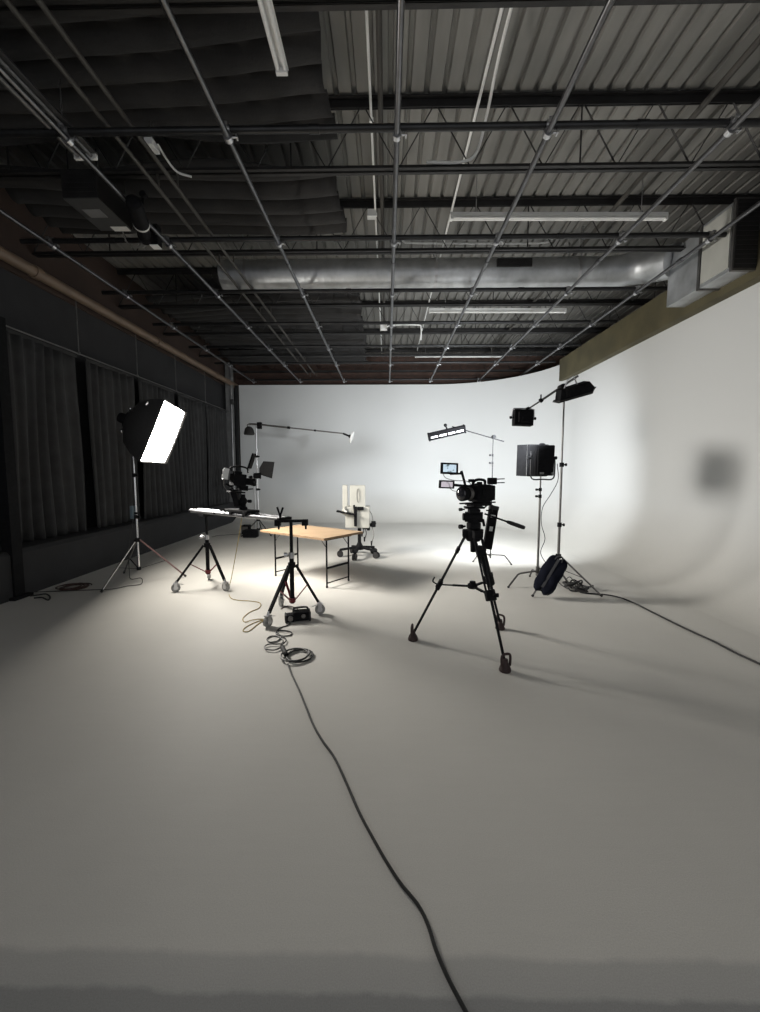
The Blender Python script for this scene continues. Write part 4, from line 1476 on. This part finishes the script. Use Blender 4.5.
obj('lamp_glass', MB(T).box((0, .084, .0), (.36, .006, .10)), 'lamp', hl)
obj('yoke', MB(T).path([(-.12, 0, .07), (-.06, 0, .17), (.02, 0, .20), (.06, 0, .08)], .010, 8, 1), 'steel', hl)
obj('tilt_bracket', MB().bar(fh, hcx + Vector((-.12, .02, .03)), .05, .03, .006), 'black', hl)
# small head at the arm's lower end
gc = at(522.8, 418, YF)
gl = thing('small_lamp', 'small square black lamp at the lower end of the slanted arm', 'light', gc + Vector((.05, 0, .12)))
T = frame((1, .03, -.04), (0, .05, 1), gc)
mb = MB(T)
mb.box((0, 0, 0), (.265, .12, .215), .012)
mb.box((0, -.075, 0), (.17, .05, .14), .012)
mb.prism([(-.06, -.07), (.06, -.07), (.03, .0), (-.03, .0)], .02, Matrix(((1, 0, 0, 0), (0, 0, -1, -.105), (0, 1, 0, 0), (0, 0, 0, 1))))
obj('lamp_housing', mb, 'blackp', gl)
obj('lamp_glass', MB(T).box((0, .062, 0), (.22, .006, .17)), 'lamp', gl)
obj('yoke', MB(T).path([(-.15, 0, .0), (-.145, 0, .08), (-.12, 0, .125), (.12, 0, .125), (.15, 0, .10), (.155, 0, .0)], .010, 8, 2), 'steel', gl)
for s in (-1, 1):
    mb = MB(T)
    knob(mb, (s * .13, 0, 0), (s, 0, 0), .020, .05)
    obj('tilt_knob', mb, 'black', gl)
obj('arm_socket', MB().tube(a0 + Vector((.0, 0, .01)), gc + Vector((.04, 0, .12)), .018, seg=10), 'black', gl)

# sandbag draped on the stand's leg
s0, s1 = at(541, 590, YF - .14), at(558, 562, YF - .10)
s0.z = .105
sg = thing('sandbag', 'navy blue saddle sandbag slung over the leg of the tall dark stand', 'sandbag', (s0.x, s0.y, 0))
ax = (s1 - s0)
T = frame(ax, (-.55, -1, .25), (s0 + s1) / 2 + Vector((0, -.02, .02)))
LL = ax.length + .10
for sy, nm in ((-.058, 'bag'), (.058, 'bag')):
    mb = MB(T)

    def fn(i, j, sy=sy):
        u = -1 + 2 * i / 20
        th = 2 * PI * j / 20
        wv = (1 - abs(u) ** 4.5) ** .5 if abs(u) < 1 else 0.0
        wob = 1 + .07 * math.sin(u * 9 + th * 2) + .05 * math.sin(th * 5 + u * 4)
        ct_, st_ = math.cos(th), math.sin(th)
        fat = .82 - .22 * u
        return (u * LL / 2 + .01 * math.sin(th * 3), sy + .085 * wv * math.copysign(abs(ct_) ** .8, ct_) * wob, .082 * fat * wv * math.copysign(abs(st_) ** .85, st_) * wob)
    mb.grid(fn, 21, 21)
    obj(nm, mb, 'navy', sg, smooth=80)
obj('webbing_strap', MB(T).box((.02, 0, .066), (LL * .80, .035, .006), .001).path([(LL * .36, -.05, .02), (LL * .50, -.03, .05), (LL * .50, .03, .05), (LL * .36, .05, .02)], .010, 6, 5), 'webbing', sg)
obj('seam_piping', MB(T).path([(-LL * .46, 0, .02), (-LL * .2, 0, .055), (LL * .1, 0, .055), (LL * .44, 0, .03)], .008, 6, 5), 'webbing', sg)

# ================================================================== FLOOR CABLES AND SMALL GEAR
def floor_path(pts, r, smooth=8, z=None):
    return MB().path([gp(x, y, r if z is None else z) for x, y in pts], r, 8, smooth)


def coil(mb, cx, cy, rx, ry, turns, r, jit=.10, z0=None, a0=0.0):
    pts = []
    c_ = gp(cx, cy)
    Rx = abs(gp(cx + rx, cy).x - c_.x)
    Ry = abs(gp(cx, cy - ry).y - c_.y)
    nn = int(turns * 22)
    for k in range(nn + 1):
        t = 2 * PI * k / 22 + a0
        w = 1 + jit * math.sin(t * .37 + 1.1) + jit * .5 * math.sin(t * .83)
        pts.append((c_.x + math.cos(t) * Rx * w + .03 * math.sin(t * .29), c_.y + math.sin(t) * Ry * w, r + (r * 1.7) * (k / nn) * turns * .5))
    mb.path(pts, r, 8, 1)
    return [Vector(p) for p in pts]


mb = MB()
mb.path([gp(x, y, .010) for x, y in [(288, 664), (292, 675), (300, 692), (312, 722), (322, 740), (334, 757), (345, 780), (359, 812), (374, 840), (386, 861), (401, 884), (418, 905),
                                     (428, 925), (436, 950), (448, 978), (466, 1012), (480, 1040)]], .0075, 10, 8)
coil(mb, 298, 657, 12.5, 6.2, 3.1, .0085, .08)
fc = thing('extension_cable', 'long black extension cable snaking from a coil across the bare foreground floor', 'cable', gp(290, 665))
obj('cable_run', mb, 'cable', fc)
mb = MB()
mb.path([gp(x, y, .008) for x, y in [(286, 654), (283, 649), (281, 645), (283, 641), (279, 637), (272, 636), (267, 639), (270, 642), (277, 641), (282, 637)]], .0065, 8, 8)
mb.path([gp(x, y, .018) for x, y in [(283, 643), (281, 647), (274, 650), (266, 649), (265, 646), (270, 644), (278, 644), (284, 643), (286, 640), (283, 636)]], .0065, 8, 8)
mb.path([gp(x, y, .008) for x, y in [(283, 637), (278, 633), (278, 631), (284, 630.5), (291, 632), (291, 635), (285, 636), (279, 635), (276, 633), (280, 628), (286, 626), (290, 624)]], .0065, 8, 8)
tag(obj('power_cable', mb, 'cable'), 'thin black cable lying in three small loops in front of the near wheeled stand', 'cable')
q0, q1 = gp(282.5, 647.5, .028), gp(285.5, 653.5, .028)
cn = thing('plug_connector', 'black plug connector between the small cable loops and the cable coil', 'plug', gp(284, 650, .004))
obj('plug_body', MB().tube(q0, q1, .024, .020, seg=14), 'rubber', cn)
obj('plug_collar', MB().tube(q0.lerp(q1, -.35), q0, .012, .02, seg=14).tube(q1, q1.lerp(q0, -.3), .022, seg=14), 'blackp', cn)
# yellow data cable from the slider camera
mb = MB()
mb.path([sp(243, 506, .1), sp(240, 530, .15), gp(232, 575, .30), gp(229, 588, .008), gp(230, 597, .006), gp(237, 600, .006), gp(250, 601, .006), gp(260, 603, .006), gp(259, 608, .006), (gp(250, 612, .006)),
         gp(243, 618, .006), gp(245, 622, .006), gp(252, 620, .012), gp(262, 619, .006), gp(267, 620, .006)], .005, 8, 8)
mb.path([gp(x, y, .006) for x, y in [(267, 619), (256, 622), (246, 627), (243, 631), (249, 631), (258, 624), (263, 621)]], .005, 8, 8)
tag(obj('data_cable', mb, 'yellow'), 'thin yellowish cable from the slider camera looping on the floor to the near wheeled stand', 'cable')
mb = floor_path([(238, 534), (226, 535), (218, 535.5), (212, 537)], .006)
mb.path([gp(238, 534, .008), gp(246, 533, .02), gp(252, 531, .06)], .006, 8, 6)
tag(obj('power_cable', mb, 'cable'), 'thin black cable on the floor between the boom stand and the ledge', 'cable')

# battery box near stand B
bb = gp(297, 622)
bx = thing('power_station', 'chunky black battery box on the floor beside the near wheeled stand', 'battery', (bb.x, bb.y, 0))
T = frame((.96, .28, 0), (0, 0, 1), (bb.x, bb.y + .05, 0))
obj('box_body', MB(T).box((.04, 0, .065), (.20, .13, .11), .022).box((-.09, -.01, .05), (.10, .12, .09), .022), 'blackp', bx)
obj('carry_handle', MB(T).path([(-.05, .03, .11), (-.03, .03, .145), (.10, .03, .145), (.12, .03, .115)], .012, 8, 4), 'rubber', bx)
obj('round_socket', MB(T).tube((-.09, -.07, .055), (-.09, -.085, .055), .030, seg=16), 'dsteel', bx)
obj('round_socket', MB(T).tube((.06, -.065, .07), (.06, -.075, .07), .024, seg=16), 'dsteel', bx)
obj('rubber_bumper', MB(T).box((.135, 0, .06), (.025, .14, .115), .010).box((-.14, -.01, .05), (.022, .13, .09), .009), 'rubber', bx)
mb = MB().path([gp(x, y, .006) for x, y in [(281, 609), (287, 606), (296, 608), (300, 612)]], .006, 8, 6)
tag(obj('power_cable', mb, 'bcable'), 'short brown cable behind the chunky battery box', 'cable')

# cable heap and cable on the right
mb = MB()
hc0 = gp(576, 589)
for k in range(6):
    a_, rx_, ry_ = random.random() * 6, random.uniform(.07, .15), random.uniform(.06, .13)
    ox, oy, tl = random.uniform(-.10, .10), random.uniform(-.07, .07), random.uniform(-.5, .5)
    mb.path([(hc0.x + ox + math.cos(t + a_) * rx_, hc0.y + oy + math.sin(t + a_) * ry_,
              .012 + .014 * k + max(0, .05 * math.sin(t * 1.0 + k) + .03 * math.cos(2 * t + k))) for t in [2 * PI * q_ / 16 for q_ in range(15)]], .0115, 8, 3)
pts = [gp(568, 584, .01), gp(566, 580, .10), gp(570, 577, .14), gp(575, 583, .02)]
mb.path(pts, .006, 8, 6)
mb.path([gp(572, 586, .02), gp(577, 584, .06), gp(584, 588, .05), gp(588, 592, .02)], .009, 8, 6)
fr2 = thing('power_cable', 'heaped black cable by the tall dark stand, running out along the right wall', 'cable', gp(576, 590))
obj('cable_heap', mb, 'cable', fr2)
obj('cable_run', MB().path([gp(x, y, .011) for x, y in [(580, 592), (590, 593.5), (604, 594.5), (618, 597), (632, 602), (650, 611), (672, 622), (695, 633), (715, 642), (736, 653), (762, 665), (790, 679)]], .010, 10, 8), 'cable', fr2)
pl_ = thing('junction_block', 'flat black cable connector block lying in the cable heap', 'connector', gp(580, 592))
obj('block_body', MB().box(gp(581, 590, .05), (.16, .08, .05), .010, Euler((.1, .15, -.4))), 'rubber', pl_)
obj('socket_cover', MB().box(gp(581, 589, .08), (.10, .05, .012), .003, Euler((.1, .15, -.4))), 'blackp', pl_)

# brown cable coil by the ledge
mb = MB()
for k in range(4):
    coil(mb, 73 + random.uniform(-3, 3), 587.5 + random.uniform(-.8, .8), random.uniform(9, 14), random.uniform(2, 3.4), 2.2, .009, .15, a0=random.random() * 6)
tag(obj('cable_coil', mb, 'bcable'), 'flat coil of dark brown cable on the floor by the ledge', 'cable coil')
mb = MB()
mb.path([gp(x, y, .01) for x, y in [(30, 596), (38, 595), (46, 594), (50, 597), (48, 600), (42, 597.5), (34, 598)]], .010, 8, 6)
tag(obj('cable_coil', mb, 'cable'), 'small loop of black cable on the floor by the black post', 'cable coil')

# ================================================================== LIGHT
def area(name, p, direction, sx, sy, power, col=(1, 1, 1), spread=180):
    ld = bpy.data.lights.new(name, 'AREA')
    ld.shape = 'RECTANGLE'
    ld.size, ld.size_y = sx, sy
    ld.energy = power
    ld.spread = math.radians(spread)
    ld.color = col
    o = bpy.data.objects.new(name, ld)
    COL.objects.link(o)
    o.location = p
    o.rotation_euler = Vector(direction).to_track_quat('-Z', 'Y').to_euler()
    return o


area('softbox_lamp', SC + n * .06, (1, -.08, -.20), 1.15, .82, 103, (1.0, .975, .93), 120)
area('studio_lamp_light', ec + Vector((-.02, .20, 0)), (.02, 1, -.12), 0.27, .40, 132, (.92, .965, 1.0), 120)
area('flood_lamp_light', hcx + Vector((-.02, .115, -.02)), (.05, 1, -.22), .34, .10, 30, (.90, .96, 1.0), 90)
area('small_lamp_light', gc + Vector((0, .08, 0)), (-.08, 1, -.06), .20, .16, 64, (.92, .965, 1.0), 120)

w = bpy.data.worlds.new('world')
sc.world = w
w.use_nodes = True
w.node_tree.nodes['Background'].inputs['Color'].default_value = (0.95, 0.97, 1.0, 1)
w.node_tree.nodes['Background'].inputs['Strength'].default_value = 0.5

sc.view_settings.view_transform = 'Standard'
sc.view_settings.look = 'None'
sc.view_settings.exposure = 0.66
sc.view_settings.gamma = 1.0
sc.view_settings.use_curve_mapping = False
